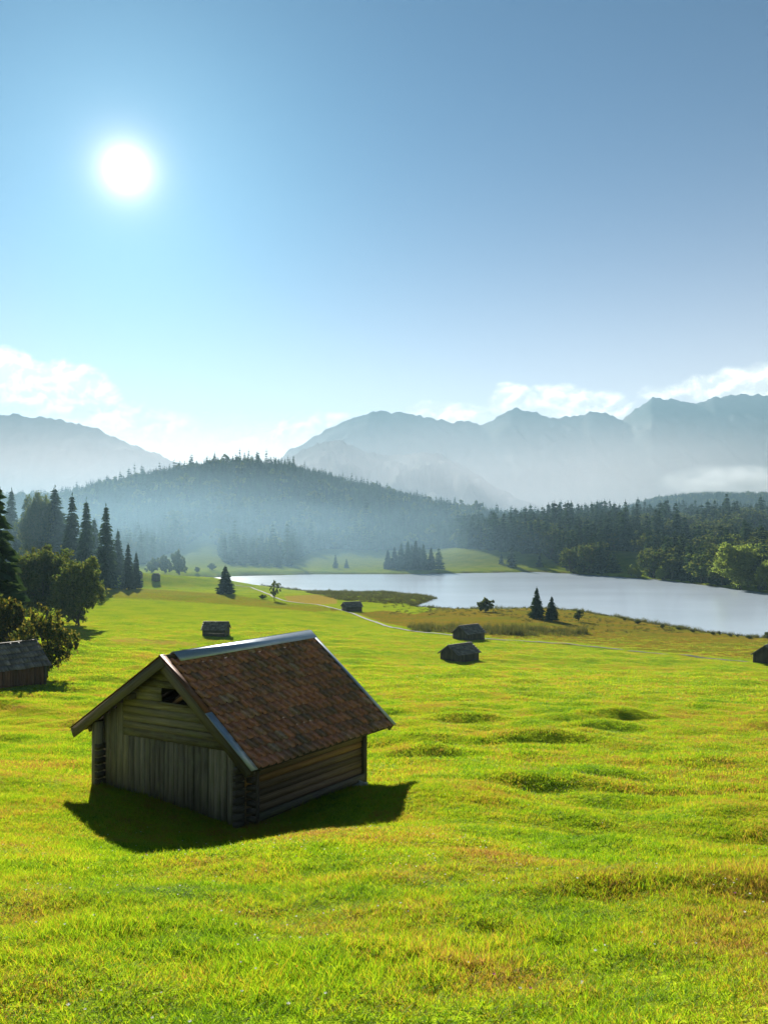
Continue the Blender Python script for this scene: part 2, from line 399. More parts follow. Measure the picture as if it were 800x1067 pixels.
def quads_from(P, A, B):
    """diamond leaves: centre P, half-length A, half-width B -> verts, faces"""
    n = len(P); V = np.empty((n, 4, 3)); V[:, 0] = P - A; V[:, 1] = P + B - A * .1; V[:, 2] = P + A; V[:, 3] = P - B - A * .1
    return V.reshape(-1, 3), np.arange(4 * n).reshape(n, 4)
def tube(path, rad, n=7):
    path = np.asarray(path, float); V = []; Q = []
    for i, p in enumerate(path):
        t = path[min(i + 1, len(path) - 1)] - path[max(i - 1, 0)]; t = t / (np.linalg.norm(t) + 1e-9)
        a = np.cross(t, [.3, .9, .1]); a /= np.linalg.norm(a); b = np.cross(t, a)
        for k in range(n):
            th = 2 * np.pi * k / n; V.append(p + rad[i] * (a * np.cos(th) + b * np.sin(th)))
    for i in range(len(path) - 1):
        for k in range(n):
            Q.append([i * n + k, i * n + (k + 1) % n, (i + 1) * n + (k + 1) % n, (i + 1) * n + k])
    return np.array(V), np.array(Q)
def join(parts):
    V = []; Q = []; b = 0
    for v, q in parts: V.append(v); Q.append(q + b); b += len(v)
    return np.concatenate(V), np.concatenate(Q)

def conifer_arrays(h, rad, whorls, per, sprays, seed, size=1.0, start=.06, droop=.28):
    g = np.random.default_rng(seed); P = []; A = []; B = []
    for i in range(whorls):
        t = (i + g.uniform(-.3, .3)) / whorls; t = min(max(t, 0), .985)
        z = h * (start + (1 - start) * t)
        L0 = rad * (1 - t) ** .85 * (1.0 - .25 * math.exp(-t * 14)) + .03 * rad
        k = max(4, int(round(per * (1 - .45 * t))))
        az0 = g.uniform(0, 6.28)
        for j in range(k):
            az = az0 + 6.283 * j / k + g.uniform(-.25, .25)
            L = L0 * g.uniform(.68, 1.16)
            dr = np.array([math.cos(az), math.sin(az), 0]); sd = np.array([-dr[1], dr[0], 0])
            ns = max(2, int(sprays * (.35 + .65 * (1 - t))))
            for s in range(ns):
                u = (s + g.uniform(.3, .9)) / ns
                zz = z - droop * L * u + .10 * L * u ** 3 + g.normal(0, .02 * h / whorls * 2)
                w = L * .22 * (1 - u * .6) * g.uniform(-1, 1)
                P.append(dr * L * u + sd * w + np.array([0, 0, zz]))
                ln = size * (.14 * rad + .10 * L) * g.uniform(.7, 1.3)
                d2 = dr + sd * g.uniform(-.8, .8) + np.array([0, 0, g.uniform(-.75, .05)]); d2 /= np.linalg.norm(d2)
                A.append(d2 * ln)
                b2 = np.cross(d2, g.normal(size=3)); b2 /= np.linalg.norm(b2) + 1e-9
                B.append(b2 * ln * g.uniform(.38, .6))
    for s in range(8):
        P.append(np.array([g.normal(0, .02 * rad), g.normal(0, .02 * rad), h * (.95 + .012 * s)])); A.append(np.array([g.normal(0, .03), g.normal(0, .03), 1]) * h * .018); b2 = g.normal(size=3); b2[2] = 0
        B.append(b2 / np.linalg.norm(b2) * rad * .035)
    return quads_from(np.array(P), np.array(A), np.array(B))
def conifer_trunk(h, r0):
    zs = np.array([-.6, 0, .15 * h, .5 * h, .97 * h]); return tube([(0, 0, z) for z in zs], [r0 * 1.25, r0 * 1.1, r0 * .9, r0 * .5, r0 * .06], 7)
def broad_arrays(h, rad, lobes, leaves, leaf, seed, crown_base=.22, flat=.8):
    """crown of leaf clumps carried by limbs; returns crown arrays and limb arrays"""
    g = np.random.default_rng(seed)
    cz = h * (crown_base + (1 - crown_base) * .5); rz = h * (1 - crown_base) * .5
    limbs = [tube([(0, 0, -.5), (0, 0, 0), (g.normal(0, .04) * h, g.normal(0, .04) * h, h * crown_base * 1.0), (g.normal(0, .05) * h, g.normal(0, .05) * h, h * .6), (0, 0, h * .85)], [h * .034, h * .028, h * .021, h * .012, h * .003], 7)]
    P = []; A = []; B = []
    cs = []
    for i in range(lobes):
        for _ in range(40):
            v = g.normal(size=3); v /= np.linalg.norm(v); v *= g.uniform(.35, .88)
            c = np.array([v[0] * rad, v[1] * rad, cz + v[2] * rz])
            if all(np.linalg.norm(c - q) > rad * (.36 if lobes < 30 else .22) for q in cs): break
        cs.append(c)
        s0 = np.array([0, 0, h * g.uniform(crown_base * .8, .5)]); mid = s0 * .5 + c * .5 + np.array([0, 0, g.uniform(-.05, .04) * h])
        limbs.append(tube([s0, mid, c], [h * .012, h * .008, h * .003], 5))
        lr = rad * g.uniform(.24, .40)
        n = int(leaves / lobes * (lr / (rad * .32)) ** 2)
        nsub = max(5, n // 40)
        for q in range(nsub):
            v = g.normal(size=3); v /= np.linalg.norm(v); v *= lr * g.uniform(.5, 1.05) * np.array([1, 1, flat])
            if v[2] < -.4 * lr and g.random() < .5: continue
            sc = c + v; sr = lr * g.uniform(.16, .3); m = n // nsub
            pts = sc + g.normal(size=(m, 3)) * sr * .62
            P.append(pts); d = g.normal(size=(m, 3));  d /= np.linalg.norm(d, axis=1)[:, None]
            b = np.cross(d, g.normal(size=(m, 3))); b /= np.linalg.norm(b, axis=1)[:, None]
            ln = leaf * g.uniform(.6, 1.3, (m, 1)); A.append(d * ln); B.append(b * ln * .55)
    return quads_from(np.concatenate(P), np.concatenate(A), np.concatenate(B)), join(limbs)

def tree_meshes(kindname, crown, trunk, mleaf):
    mc = raw_mesh(kindname + '_crown', crown[0], [crown[1]], [mleaf]); mt = raw_mesh(kindname + '_trunk', trunk[0], [trunk[1]], [M['bark']])
    smooth(mt); return mc, mt
def whole_tree(kindname, crown, trunk, mleaf):
    V, Q = join([crown, trunk]); me = raw_mesh(kindname, V, [Q], [mleaf, M['bark']])
    mi = np.zeros(len(Q), np.int32); mi[len(crown[1]):] = 1; me.polygons.foreach_set('material_index', mi); return me

# ------------------------------------------------------------------ instancing of uncountable growth
def scatter(name, pts, rot, scl, idx, protos):
    me = raw_points(name, pts, rot, scl, idx)
    o = link(name, me)
    ng = bpy.data.node_groups.new(name + '_growth', 'GeometryNodeTree')
    ng.interface.new_socket('Geometry', in_out='INPUT', socket_type='NodeSocketGeometry'); ng.interface.new_socket('Geometry', in_out='OUTPUT', socket_type='NodeSocketGeometry')
    gi = ng.nodes.new('NodeGroupInput'); go = ng.nodes.new('NodeGroupOutput')
    iop = ng.nodes.new('GeometryNodeInstanceOnPoints'); jn = ng.nodes.new('GeometryNodeJoinGeometry')
    for p in reversed(protos):
        oi = ng.nodes.new('GeometryNodeObjectInfo'); oi.inputs['Object'].default_value = p; oi.inputs['As Instance'].default_value = True
        ng.links.new(oi.outputs['Geometry'], jn.inputs[0])
    ng.links.new(gi.outputs[0], iop.inputs['Points']); ng.links.new(jn.outputs[0], iop.inputs['Instance'])
    iop.inputs['Pick Instance'].default_value = True
    for at, typ, sock in (('idx', 'INT', 'Instance Index'), ('rot', 'FLOAT_VECTOR', 'Rotation'), ('scl', 'FLOAT_VECTOR', 'Scale')):
        na = ng.nodes.new('GeometryNodeInputNamedAttribute'); na.data_type = typ; na.inputs['Name'].default_value = at
        ng.links.new(na.outputs['Attribute'], iop.inputs[sock])
    ng.links.new(iop.outputs[0], go.inputs[0])
    md = o.modifiers.new('growth', 'NODES'); md.node_group = ng
    kind(o, 'stuff'); return o
def raw_points(name, pts, rot, scl, idx):
    me = bpy.data.meshes.new(name); n = len(pts); me.vertices.add(n)
    me.vertices.foreach_set('co', np.asarray(pts, np.float32).ravel())
    a = me.attributes.new('rot', 'FLOAT_VECTOR', 'POINT'); a.data.foreach_set('vector', np.asarray(rot, np.float32).ravel())
    a = me.attributes.new('scl', 'FLOAT_VECTOR', 'POINT'); a.data.foreach_set('vector', np.asarray(scl, np.float32).ravel())
    a = me.attributes.new('idx', 'INT', 'POINT'); a.data.foreach_set('value', np.asarray(idx, np.int32))
    return me
def proto(name, me): return bpy.data.objects.new(name, me)      # source shapes for the scattered growth; not linked to the scene

# ------------------------------------------------------------------ ground sheet, lake, track, mountains
def build_ground():
    rad = np.concatenate([[0.6], np.exp(np.linspace(math.log(1.2), math.log(700), 430)), np.exp(np.linspace(math.log(712), math.log(2600), 90)), np.exp(np.linspace(math.log(2800), math.log(7600), 12))])
    a1 = np.linspace(-32, 32, 330); a2 = np.linspace(32, 328, 76)[1:-1]
    az = np.radians(np.concatenate([a1, a2])); nr, na = len(rad), len(az)
    X = rad[:, None] * np.sin(az)[None]; Y = rad[:, None] * np.cos(az)[None]
    Z = H(X.ravel(), Y.ravel())
    V = np.stack([X.ravel(), Y.ravel(), Z], 1)
    i = np.arange(nr - 1)[:, None]; j = np.arange(na)[None]; j2 = (j + 1) % na
    Q = np.stack([i * na + j, (i + 1) * na + j, (i + 1) * na + j2, i * na + j2], -1).reshape(-1, 4)[:, ::-1]
    c = len(V); V = np.concatenate([V, [[0, 0, float(H(np.array([0.]), np.array([0.]))[0])]]])
    T = np.stack([np.full(na, c), np.arange(na), (np.arange(na) + 1) % na], 1)[:, ::-1]
    me = raw_mesh('ground', V, [Q, T], [M['ground']]); smooth(me)
    x, y, z = V[:, 0], V[:, 1], V[:, 2]; d = np.maximum(y, 3)
    px, py = CX + F * x / d, HY - F * z / d
    ok = (y > 30)
    def m(polys, soft=3.0):
        r = np.zeros(len(x))
        for P in polys: r = np.maximum(r, np.clip(.5 - poly_sd(px, py, np.array(P, float)) / soft, 0, 1))
        return r * ok
    marsh = m([[(432, 640), (470, 630), (830, 630), (900, 668), (900, 693), (780, 687), (720, 681.5), (660, 676.5), (600, 669.5), (560, 666.5), (520, 664.5), (480, 661), (440, 656), (400, 649), (372, 639), (400, 636)],
               [(60, 607), (150, 612), (240, 618), (300, 628), (340, 631), (355, 636), (330, 639), (250, 632), (160, 626), (60, 622)]], 4) * (y < 420) * np.where(px < 345, .55, 1)
    straw = m([[(296, 621), (330, 619.5), (350, 623), (352, 629), (330, 630), (300, 627)], [(118, 663), (170, 667), (206, 670), (206, 672.5), (160, 671), (112, 668)]], 2)
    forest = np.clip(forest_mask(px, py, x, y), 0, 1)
    near = (y > 120) & (y < 900) & (np.abs(x) < 500); mud = np.zeros(len(x))
    sd = poly_sd(x[near], y[near], LAKE_POLY); mud[near] = np.clip(1 - np.abs(sd) / 1.6, 0, 1) + (sd < 0)
    for nm, v in (('cover_marsh', marsh), ('cover_straw', straw), ('cover_forest', forest), ('cover_far', sst(430, 620, y)), ('cover_mud', np.clip(mud, 0, 1))):
        a = me.attributes.new(nm, 'FLOAT', 'POINT'); a.data.foreach_set('value', v.astype(np.float32))
    return kind(link('ground', me), 'structure')
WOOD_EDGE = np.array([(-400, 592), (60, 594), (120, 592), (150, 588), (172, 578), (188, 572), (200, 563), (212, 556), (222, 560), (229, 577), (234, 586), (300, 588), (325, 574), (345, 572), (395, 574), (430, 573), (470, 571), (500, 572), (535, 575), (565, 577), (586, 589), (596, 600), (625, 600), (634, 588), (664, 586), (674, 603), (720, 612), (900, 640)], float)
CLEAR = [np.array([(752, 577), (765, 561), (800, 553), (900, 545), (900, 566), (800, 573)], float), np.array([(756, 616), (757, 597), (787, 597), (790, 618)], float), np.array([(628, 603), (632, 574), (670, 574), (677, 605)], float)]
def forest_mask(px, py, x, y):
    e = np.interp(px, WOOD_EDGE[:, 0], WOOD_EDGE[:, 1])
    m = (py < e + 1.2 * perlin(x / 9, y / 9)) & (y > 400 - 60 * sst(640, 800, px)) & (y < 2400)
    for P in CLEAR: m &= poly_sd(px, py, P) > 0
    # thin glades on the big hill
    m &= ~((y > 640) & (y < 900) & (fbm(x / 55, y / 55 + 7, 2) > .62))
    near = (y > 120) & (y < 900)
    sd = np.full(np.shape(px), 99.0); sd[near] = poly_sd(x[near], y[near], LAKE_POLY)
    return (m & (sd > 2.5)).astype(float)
build_ground()

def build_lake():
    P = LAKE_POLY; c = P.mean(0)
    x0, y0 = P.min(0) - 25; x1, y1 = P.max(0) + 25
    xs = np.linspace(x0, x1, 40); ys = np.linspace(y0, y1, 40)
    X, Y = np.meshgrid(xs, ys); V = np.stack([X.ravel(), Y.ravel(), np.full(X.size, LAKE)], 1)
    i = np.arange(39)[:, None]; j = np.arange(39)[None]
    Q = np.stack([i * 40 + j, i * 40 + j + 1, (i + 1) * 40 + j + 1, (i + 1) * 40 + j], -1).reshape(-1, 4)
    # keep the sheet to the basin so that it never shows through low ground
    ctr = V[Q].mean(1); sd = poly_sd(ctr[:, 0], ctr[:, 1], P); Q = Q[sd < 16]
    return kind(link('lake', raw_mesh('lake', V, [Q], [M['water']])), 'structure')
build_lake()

def build_path(pts, w, name):
    G = np.array([ground_at(*p) for p in pts]); t = np.linspace(0, len(G) - 1, 160)
    x = np.interp(t, np.arange(len(G)), G[:, 0]); y = np.interp(t, np.arange(len(G)), G[:, 1])
    for _ in range(6): x[1:-1] = (x[:-2] + 2 * x[1:-1] + x[2:]) / 4; y[1:-1] = (y[:-2] + 2 * y[1:-1] + y[2:]) / 4
    dx, dy = np.gradient(x), np.gradient(y); L = np.hypot(dx, dy); nx, ny = -dy / L, dx / L
    V = []
    for s in (-1, -.33, .33, 1):
        X, Y = x + nx * w / 2 * s, y + ny * w / 2 * s; V.append(np.stack([X, Y, H(X, Y) + .10], 1))
    V = np.stack(V, 1).reshape(-1, 3); i = np.arange(159)[:, None]; j = np.arange(3)[None]
    Q = np.stack([i * 4 + j, i * 4 + j + 1, (i + 1) * 4 + j + 1, (i + 1) * 4 + j], -1).reshape(-1, 4)
    return kind(link(name, raw_mesh(name, V, [Q], [M['path']])), 'structure')
build_path([(330, 630), (352, 635), (372, 641), (388, 647.5), (404, 653), (440, 659), (480, 664), (520, 667), (560, 669), (600, 672), (660, 679), (720, 684), (800, 690), (880, 694)], 1.0, 'path')
build_path([(245, 610), (262, 612), (272, 616), (284, 622), (300, 627), (330, 630)], .9, 'path')

def mountain(name, crest, D, front, back, amp, seed):
    crest = np.array(crest, float)
    pxs = np.linspace(crest[0, 0], crest[-1, 0], 420); ts = np.linspace(0, 1.6, 56)
    V = np.empty((len(ts), len(pxs), 3)); cz = (HY - np.interp(pxs, crest[:, 0], crest[:, 1])) / F * D
    for i, t in enumerate(ts):
        d = D - front * (1 - t) if t <= 1 else D + back * (t - 1)
        x = (pxs - CX) / F * d; k = t ** 1.15 if t <= 1 else max(0, 1 - (t - 1) / .6 * 1.0)
        rid = (1 - np.abs(fbm(x / (amp * 2.6) + seed, d / (amp * 9) + seed, 3)) * 2) * .45 + .35 * fbm(x / (amp * 1.1) + seed, d / (amp * 2.4) - seed, 5)
        z = cz * k + rid * amp * 1.1 * np.sin(np.pi * min(t, 1)) * min(1, 1.2) - (30 if t in (0, 1.6) else 0)
        if t > 1: z = cz * k
        if abs(t - 1) < .03: z = cz + fbm(x / (amp * .30), np.full_like(x, seed * 1.7), 5) * amp * .15
        V[i] = np.stack([x, np.full_like(x, d), np.maximum(z, -25)], 1)
    nj = len(pxs); i = np.arange(len(ts) - 1)[:, None]; j = np.arange(nj - 1)[None]
    Q = np.stack([i * nj + j, i * nj + j + 1, (i + 1) * nj + j + 1, (i + 1) * nj + j], -1).reshape(-1, 4)
    me = raw_mesh(name, V.reshape(-1, 3), [Q], [M['rock']]); smooth(me)
    return kind(link(name, me), 'structure')
mountain('mountain', [(-500, 470), (-300, 445), (-100, 428), (0, 433), (12, 431), (30, 436), (50, 435), (75, 441), (100, 447), (120, 456), (150, 468), (180, 480), (192, 485), (230, 502), (290, 535), (320, 545)], 5200, 1500, 900, 120, 3.3)
mountain('mountain', [(210, 545), (250, 512), (290, 483), (310, 472), (330, 462), (345, 458.5), (360, 461), (380, 470), (400, 475), (420, 474), (440, 470.5), (455, 472), (480, 484), (505, 500), (530, 516), (575, 545)], 4300, 1300, 800, 90, 9.1)
mountain('mountain', [(200, 545), (260, 505), (300, 470), (340, 448), (365, 436), (385, 430), (400, 429), (430, 432), (455, 437), (470, 441), (485, 438), (500, 443), (515, 437), (537, 424), (555, 430), (575, 435), (600, 434), (620, 429), (635, 432),
    (648, 438), (662, 427), (680, 414), (692, 417), (702, 416), (715, 420), (728, 420), (745, 414), (770, 411), (800, 413), (850, 420), (1000, 412), (1300, 440)], 6400, 1900, 900, 150, 5.7)

# ------------------------------------------------------------------ woods: single trees and far-off mass
con_hi = [conifer_arrays(20, 4.0, 32, 11, 9, 11, 1.15), conifer_arrays(20, 3.6, 34, 11, 8, 12, 1.15), conifer_arrays(20, 4.6, 30, 12, 9, 13, 1.15)]
con_mid = [conifer_arrays(20, 3.6, 20, 8, 5, 21, 1.6), conifer_arrays(20, 3.1, 21, 8, 5, 22, 1.6), conifer_arrays(20, 4.2, 18, 9, 5, 23, 1.6), conifer_arrays(20, 3.3, 16, 7, 5, 24, 1.7, .12)]
con_low = [conifer_arrays(20, r_, 13, 6, 2, s_, 1.9) for r_, s_ in ((2.7, 31), (2.3, 32), (3.2, 33))]
ctrunk = conifer_trunk(20, .26)
br_hi = [broad_arrays(14, 7.2, 56, 36000, .26, 41, .08), broad_arrays(12, 5.6, 46, 26000, .25, 42, .0)]
br_mid = [broad_arrays(14, 5.6, 15, 2600, .5, 51, .12), broad_arrays(14, 4.6, 13, 2200, .5, 52, .16), broad_arrays(14, 6.4, 17, 2800, .5, 53, .1)]
br_low = [broad_arrays(14, 5.6, 9, 420, 1.1, 61, .12), broad_arrays(14, 4.8, 8, 380, 1.1, 62, .12)]
pm = lambda nm, arrs, trunk, leaf: [whole_tree(nm, a if trunk is not None else a[0], trunk if trunk is not None else a[1], leaf) for a in arrs]
W_con_mid = pm('conifer', con_mid, ctrunk, M['conifer']); W_con_low = pm('far_conifer', con_low, ctrunk, M['conifer'])
W_br_mid = pm('broadleaf_tree', br_mid, None, M['broadleaf']); W_br_low = pm('far_broadleaf', br_low, None, M['broadleaf'])
W_br_pale = pm('pale_broadleaf', br_mid[:2], None, M['lightleaf'])

def wood_points(n, lo, hi, dmin, dmax, spacing, edge=True):
    px = rng.uniform(lo, hi, n); y = np.sqrt(rng.uniform(dmin ** 2, dmax ** 2, n)); x = (px - CX) / F * y
    z = H(x, y); py = py_of(z, y)
    ok = forest_mask(px, py, x, y) > 0
    x, y, z, px = x[ok], y[ok], z[ok], px[ok]
    cell = {}; keep = []
    for i in range(len(x)):
        k = (int(x[i] // spacing), int(y[i] // spacing))
        if k in cell: continue
        cell[k] = 1; keep.append(i)
    return x[keep], y[keep], z[keep], px[keep]

# the wooded bank beyond the lake: the trees that show largest stand as single trees
x, y, z, px = wood_points(24000, 478, 900, 330, 830, 5.4)
isb = (fbm(x / 26, y / 26, 2) + .35 * sst(620, 800, px) + rng.normal(0, .16, len(x))) > .20
h = np.where(isb, rng.uniform(10, 18, len(x)), rng.uniform(12, 25, len(x)) * (.9 + .6 * perlin(x / 22, y / 22)))
score = h / y * np.where(px < 815, 1, .0)
order = np.argsort(-score); singles = []; cell = {}; cnt = [0, 0]
for i in order:
    k = (int(px[i] // 5), 0); b = int(isb[i])
    top = py_of(z[i] + h[i], y[i]); bot = py_of(z[i], y[i])
    if cell.get(k, 1e9) < top + 3.0: continue         # hidden behind a nearer tree
    if cnt[b] >= (150, 70)[b]: continue
    cell[k] = min(cell.get(k, 1e9), top); cnt[b] += 1; singles.append(i)
sset = set(singles)
bank_first = {}
for i in singles:
    g = random.random()
    if isb[i]:
        pale = random.random() < .3
        me = random.choice(W_br_pale if pale else W_br_mid); nm = 'broadleaf_tree'; hh = 14
        lb = ('pale green round-crowned broadleaf tree among dark trees on the wooded far bank' if pale else 'dark round-crowned broadleaf tree in the dense wood on the far lake bank'); gr = 'broadleaf trees on the far lake bank'
    else:
        me = random.choice(W_con_mid); nm = 'conifer'; hh = 20
        lb = 'dark pointed conifer in the dense wood on the far lake bank'; gr = 'conifers on the far lake bank'
    if (nm, me.name) not in bank_first:
        o = bank_first[(nm, me.name)] = link(nm, me)
    else:
        o = bank_first[(nm, me.name)].copy(); COL.objects.link(o)
    o.location = (x[i], y[i], z[i] - .2); s = h[i] / hh; w = s * random.uniform(1.0, 1.4); o.scale = (w, w, s); o.rotation_euler = (0, 0, random.uniform(0, 6.28))
    tag(o, lb, 'tree', gr)
rest = [i for i in range(len(x)) if i not in sset]
ps = [proto('far_conifer_shape', m) for m in W_con_low] + [proto('far_broadleaf_shape', m) for m in W_br_low]
pmid = [proto('conifer_shape', m) for m in W_con_mid] + [proto('broadleaf_shape', m) for m in W_br_mid]
def forest(name, X, Y, Z, Hh, B, protos, nc, nb):
    n = len(X); s = np.where(B, Hh / 14, Hh / 20); w = s * rng.uniform(1.0, 1.4, n)
    idx = np.where(B, nc + rng.integers(0, nb, n), rng.integers(0, nc, n))
    rot = np.zeros((n, 3)); rot[:, 2] = rng.uniform(0, 6.28, n); rot[:, :2] = rng.normal(0, .03, (n, 2))
    return scatter(name, np.stack([X, Y, Z - .2], 1), rot, np.stack([w, w, s], 1), idx, protos)
rest = np.array(rest)
forest('forest', x[rest], y[rest], z[rest], h[rest], isb[rest], pmid, 4, 3)
# wooded hill, hazy valley woods and the farthest ridge
x, y, z, px = wood_points(120000, -120, 560, 560, 1330, 6.0)
b = rng.random(len(x)) < .04 + .25 * (fbm(x / 70, y / 70 + 3, 2) > .45)
h = rng.uniform(11, 20, len(x)) * (1 + .4 * perlin(x / 30, y / 30)); h = np.where(rng.random(len(x)) < .05, h * 1.4, h)
forest('forest', x, y, z, h, b, ps, 3, 2)
x, y, z, px = wood_points(9000, 620, 1000, 1650, 2150, 9)
forest('forest', x, y, z, rng.uniform(11, 17, len(x)), rng.random(len(x)) < .1, ps, 3, 2)
print('singles', cnt)

# ------------------------------------------------------------------ named trees
FULL = 1.12
def tree(nm, crown, trunk, leaf, ph, pos, h, w, label, group=None, cache={}):
    """Empty at the foot > trunk, crown"""
    key = (nm, id(crown), leaf.name)
    if key not in cache: cache[key] = tree_meshes(nm, crown, trunk, leaf)
    mc, mt = cache[key]
    r = empty(nm, pos); s = h / ph; r.scale = (w * FULL, w * FULL, s); r.rotation_euler = (0, 0, random.uniform(0, 6.28))
    link('trunk', mt, r); link('crown', mc, r)
    return tag(r, label, 'tree' if 'shrub' not in nm else 'shrub', group)
def spruce(px, bpy_, tpy, width, label, group=None, v=0, arr=None, d=None):
    if d is None: p = ground_at(px, bpy_)
    else:
        xx = (px - CX) / F * d; p = np.array([xx, d, float(H(np.array([xx]), np.array([d]))[0])])
    h = (py_of(p[2], p[1]) - tpy) / F * p[1]; w = width / F * p[1]
    a = (arr or con_hi)[v]; r0 = (4.0, 3.6, 4.6)[v] if arr is None else (3.6, 3.1, 4.2, 3.3)[v]
    return tree('spruce', a, ctrunk, M['conifer'], 20, p, h, w / (2 * r0), label, group)
spruce(-5, 690, 505, 66, 'dark near spruce cut off by the left edge of the photo', v=2, d=105)
spruce(235, 619, 590, 18, 'small lone spruce standing in the meadow by the left end of the lake', v=2)
spruce(559, 645, 612.5, 15, 'taller spruce of the pair on the near shore, in front of the lake', 'pair of spruces on the near shore', v=0)
spruce(574.5, 647, 622, 14, 'shorter spruce of the pair on the near shore, in front of the lake', 'pair of spruces on the near shore', v=1)
G = 'hazy spruces beyond the meadow on the left'
spruce(57, 598, 509, 36, 'tall spruce rising highest among the hazy spruces above the round dark tree', G, 0, d=372)
spruce(75, 598, 517, 26, 'tall hazy spruce just right of the highest one', G, 1, d=352)
spruce(90, 599, 522, 25, 'tall hazy spruce left of the gap beside the free-standing slim one', G, 0, d=345)
spruce(110.5, 599, 528, 25, 'tall slim hazy spruce standing free at the right of its row', G, 1, d=338)
spruce(123, 600, 553, 15, 'narrow hazy spruce between the free-standing tall one and the low pair', G, 1, d=372)
spruce(133.5, 602, 567, 15, 'low dark spruce beside the bluish-roofed hut, larger of two', G, 2, d=345)
spruce(142, 602, 576, 12, 'smallest spruce of the row, touching the bluish-roofed hut', G, 2, d=352)
spruce(12, 598, 511, 24, 'hazy spruce near the left edge, beside the near dark spruce', G, 0, d=400)
spruce(27, 598, 519, 24, 'hazy spruce left of the pale rounded tree behind the meadow', G, 1, d=420)
spruce(98, 598, 541, 20, 'low hazy spruce filling the gap left of the free-standing slim one', G, 2, d=390)
def broad(nm, px, bpy_, tpy, width, label, arrs, v, ph, pr, leaf, group=None, d=None):
    if d is None: p = ground_at(px, bpy_)
    else:
        xx = (px - CX) / F * d; p = np.array([xx, d, float(H(np.array([xx]), np.array([d]))[0])])
    h = (py_of(p[2], p[1]) - tpy) / F * p[1]; w = width / F * p[1] / (2 * pr)
    return tree(nm, arrs[v][0], arrs[v][1], leaf, ph, p, h, w, label, group)
broad('broadleaf_tree', 47, 648, 571, 66, 'larger round dark maple-like tree with open lower branches above the bushes', br_hi, 0, 14, 7.2, M['broadleaf'])
broad('broadleaf_tree', 80, 652, 580, 50, 'smaller dark tree leaning on the big round tree, its crown hanging to the meadow', br_hi, 1, 12, 5.6, M['broadleaf'])
broad('broadleaf_tree', 41, 598, 515, 36, 'pale hazy rounded tree among the tall hazy spruces', br_hi, 0, 14, 7.2, M['broadleaf'], d=372)
bush_a = [broad_arrays(6, 4.0, 20, 9000, .17, 71, .03, .9), broad_arrays(5, 3.4, 17, 7000, .17, 72, .02, .9)]
broad('shrub', 50, 704, 637, 56, 'big dark bush with glowing yellow leaf edges right behind the left hut', bush_a, 0, 6, 4.0, M['bushleaf'], d=84)
broad('shrub', 8, 700, 625, 62, 'big bush with glowing leaves at the left edge behind the left hut', bush_a, 1, 5, 3.4, M['bushleaf'], d=90)
sh = [broad_arrays(5, 2.3, 20, 4200, .26, 81, .10), broad_arrays(4, 2.3, 20, 4200, .26, 82, .0)]
airy = [broad_arrays(5, 2.3, 16, 1300, .2, 83, .15)]
broad('broadleaf_tree', 286, 626, 604, 12, 'thin airy young tree beside the lake path, left of the small dark hut', airy, 0, 5, 2.3, M['broadleaf'])
broad('shrub', 274, 624, 619.5, 7, 'small low bush just left of the thin airy young tree', sh, 1, 4, 2.3, M['broadleaf'])
broad('shrub', 506, 637.5, 623.5, 16, 'round dark bush alone on the near shore left of the two spruces', sh, 1, 4, 2.3, M['broadleaf'])
broad('shrub', 602.5, 647.5, 635.5, 10, 'small bush right of the two spruces on the near shore', sh, 0, 5, 2.3, M['broadleaf'])
broad('shrub', 206, 597, 590.5, 6, 'tiny hazy bush on the pale meadow before the wooded hill, left one of two', sh, 0, 5, 2.3, M['broadleaf'])
broad('shrub', 221, 594, 587, 8, 'tiny hazy bush on the pale meadow before the wooded hill, right one of two', sh, 1, 4, 2.3, M['broadleaf'])
for (px_, b_, t_, w_, lb) in [(172, 598, 579, 18, 'hazy broadleaf tree left in the clump at the end of the meadow'), (186, 597, 574, 16, 'hazy broadleaf tree, tallest in the clump at the end of the meadow'), (159, 598, 582, 14, 'hazy broadleaf tree directly above the small leaning hut')]:
    broad('broadleaf_tree', px_, b_, t_, w_, lb, sh, 1, 4, 2.3, M['broadleaf'], 'clump of broadleaf trees at the end of the meadow', d=480)
G = 'conifers in the clump on the far shore'
for (px_, b_, t_, w_) in [(404, 593, 573, 9), (411, 593, 570, 10), (418, 594, 566, 11), (425, 594, 564, 12), (433, 594, 563, 12), (441, 594, 567, 11), (449, 594, 571, 10), (429, 592, 568, 11), (437, 592, 570, 12)]:
    spruce(px_, b_, t_, w_, 'dark conifer in the tight clump alone on the far lake shore', G, random.randrange(3))
for (px_, b_, t_, w_, lb) in [(457, 594, 571, 12, 'lone conifer just right of the tight clump on the far lake shore'), (349.5, 592, 578, 6, 'taller of the two small conifers on the far shore meadow'), (361, 592, 582, 5, 'shorter of the two small conifers on the far shore meadow'),
    (532.5, 591, 569, 11, 'stout lone conifer on the pale far meadow right of the middle'), (522, 588, 574, 5, 'slim small conifer left of the stout lone one on the pale far meadow'),
    (639, 597, 574, 14, 'broad dark conifer standing free in the clearing on the far shore'), (562, 591, 576, 7, 'small conifer before the wood, right of the stout lone one on the far meadow')]:
    spruce(px_, b_, t_, w_, lb, None, 0, con_mid)
for (px_, b_, t_, w_) in [(252, 589, 575, 9), (264, 589, 572, 10), (276, 590, 575, 9), (289, 591, 576, 9), (301, 590, 579, 8), (241, 588, 573, 9)]:
    spruce(px_, b_, t_, w_, 'small hazy conifer along the foot of the wooded hill beyond the lake end', 'conifers along the foot of the wooded hill', random.randrange(3), con_mid)
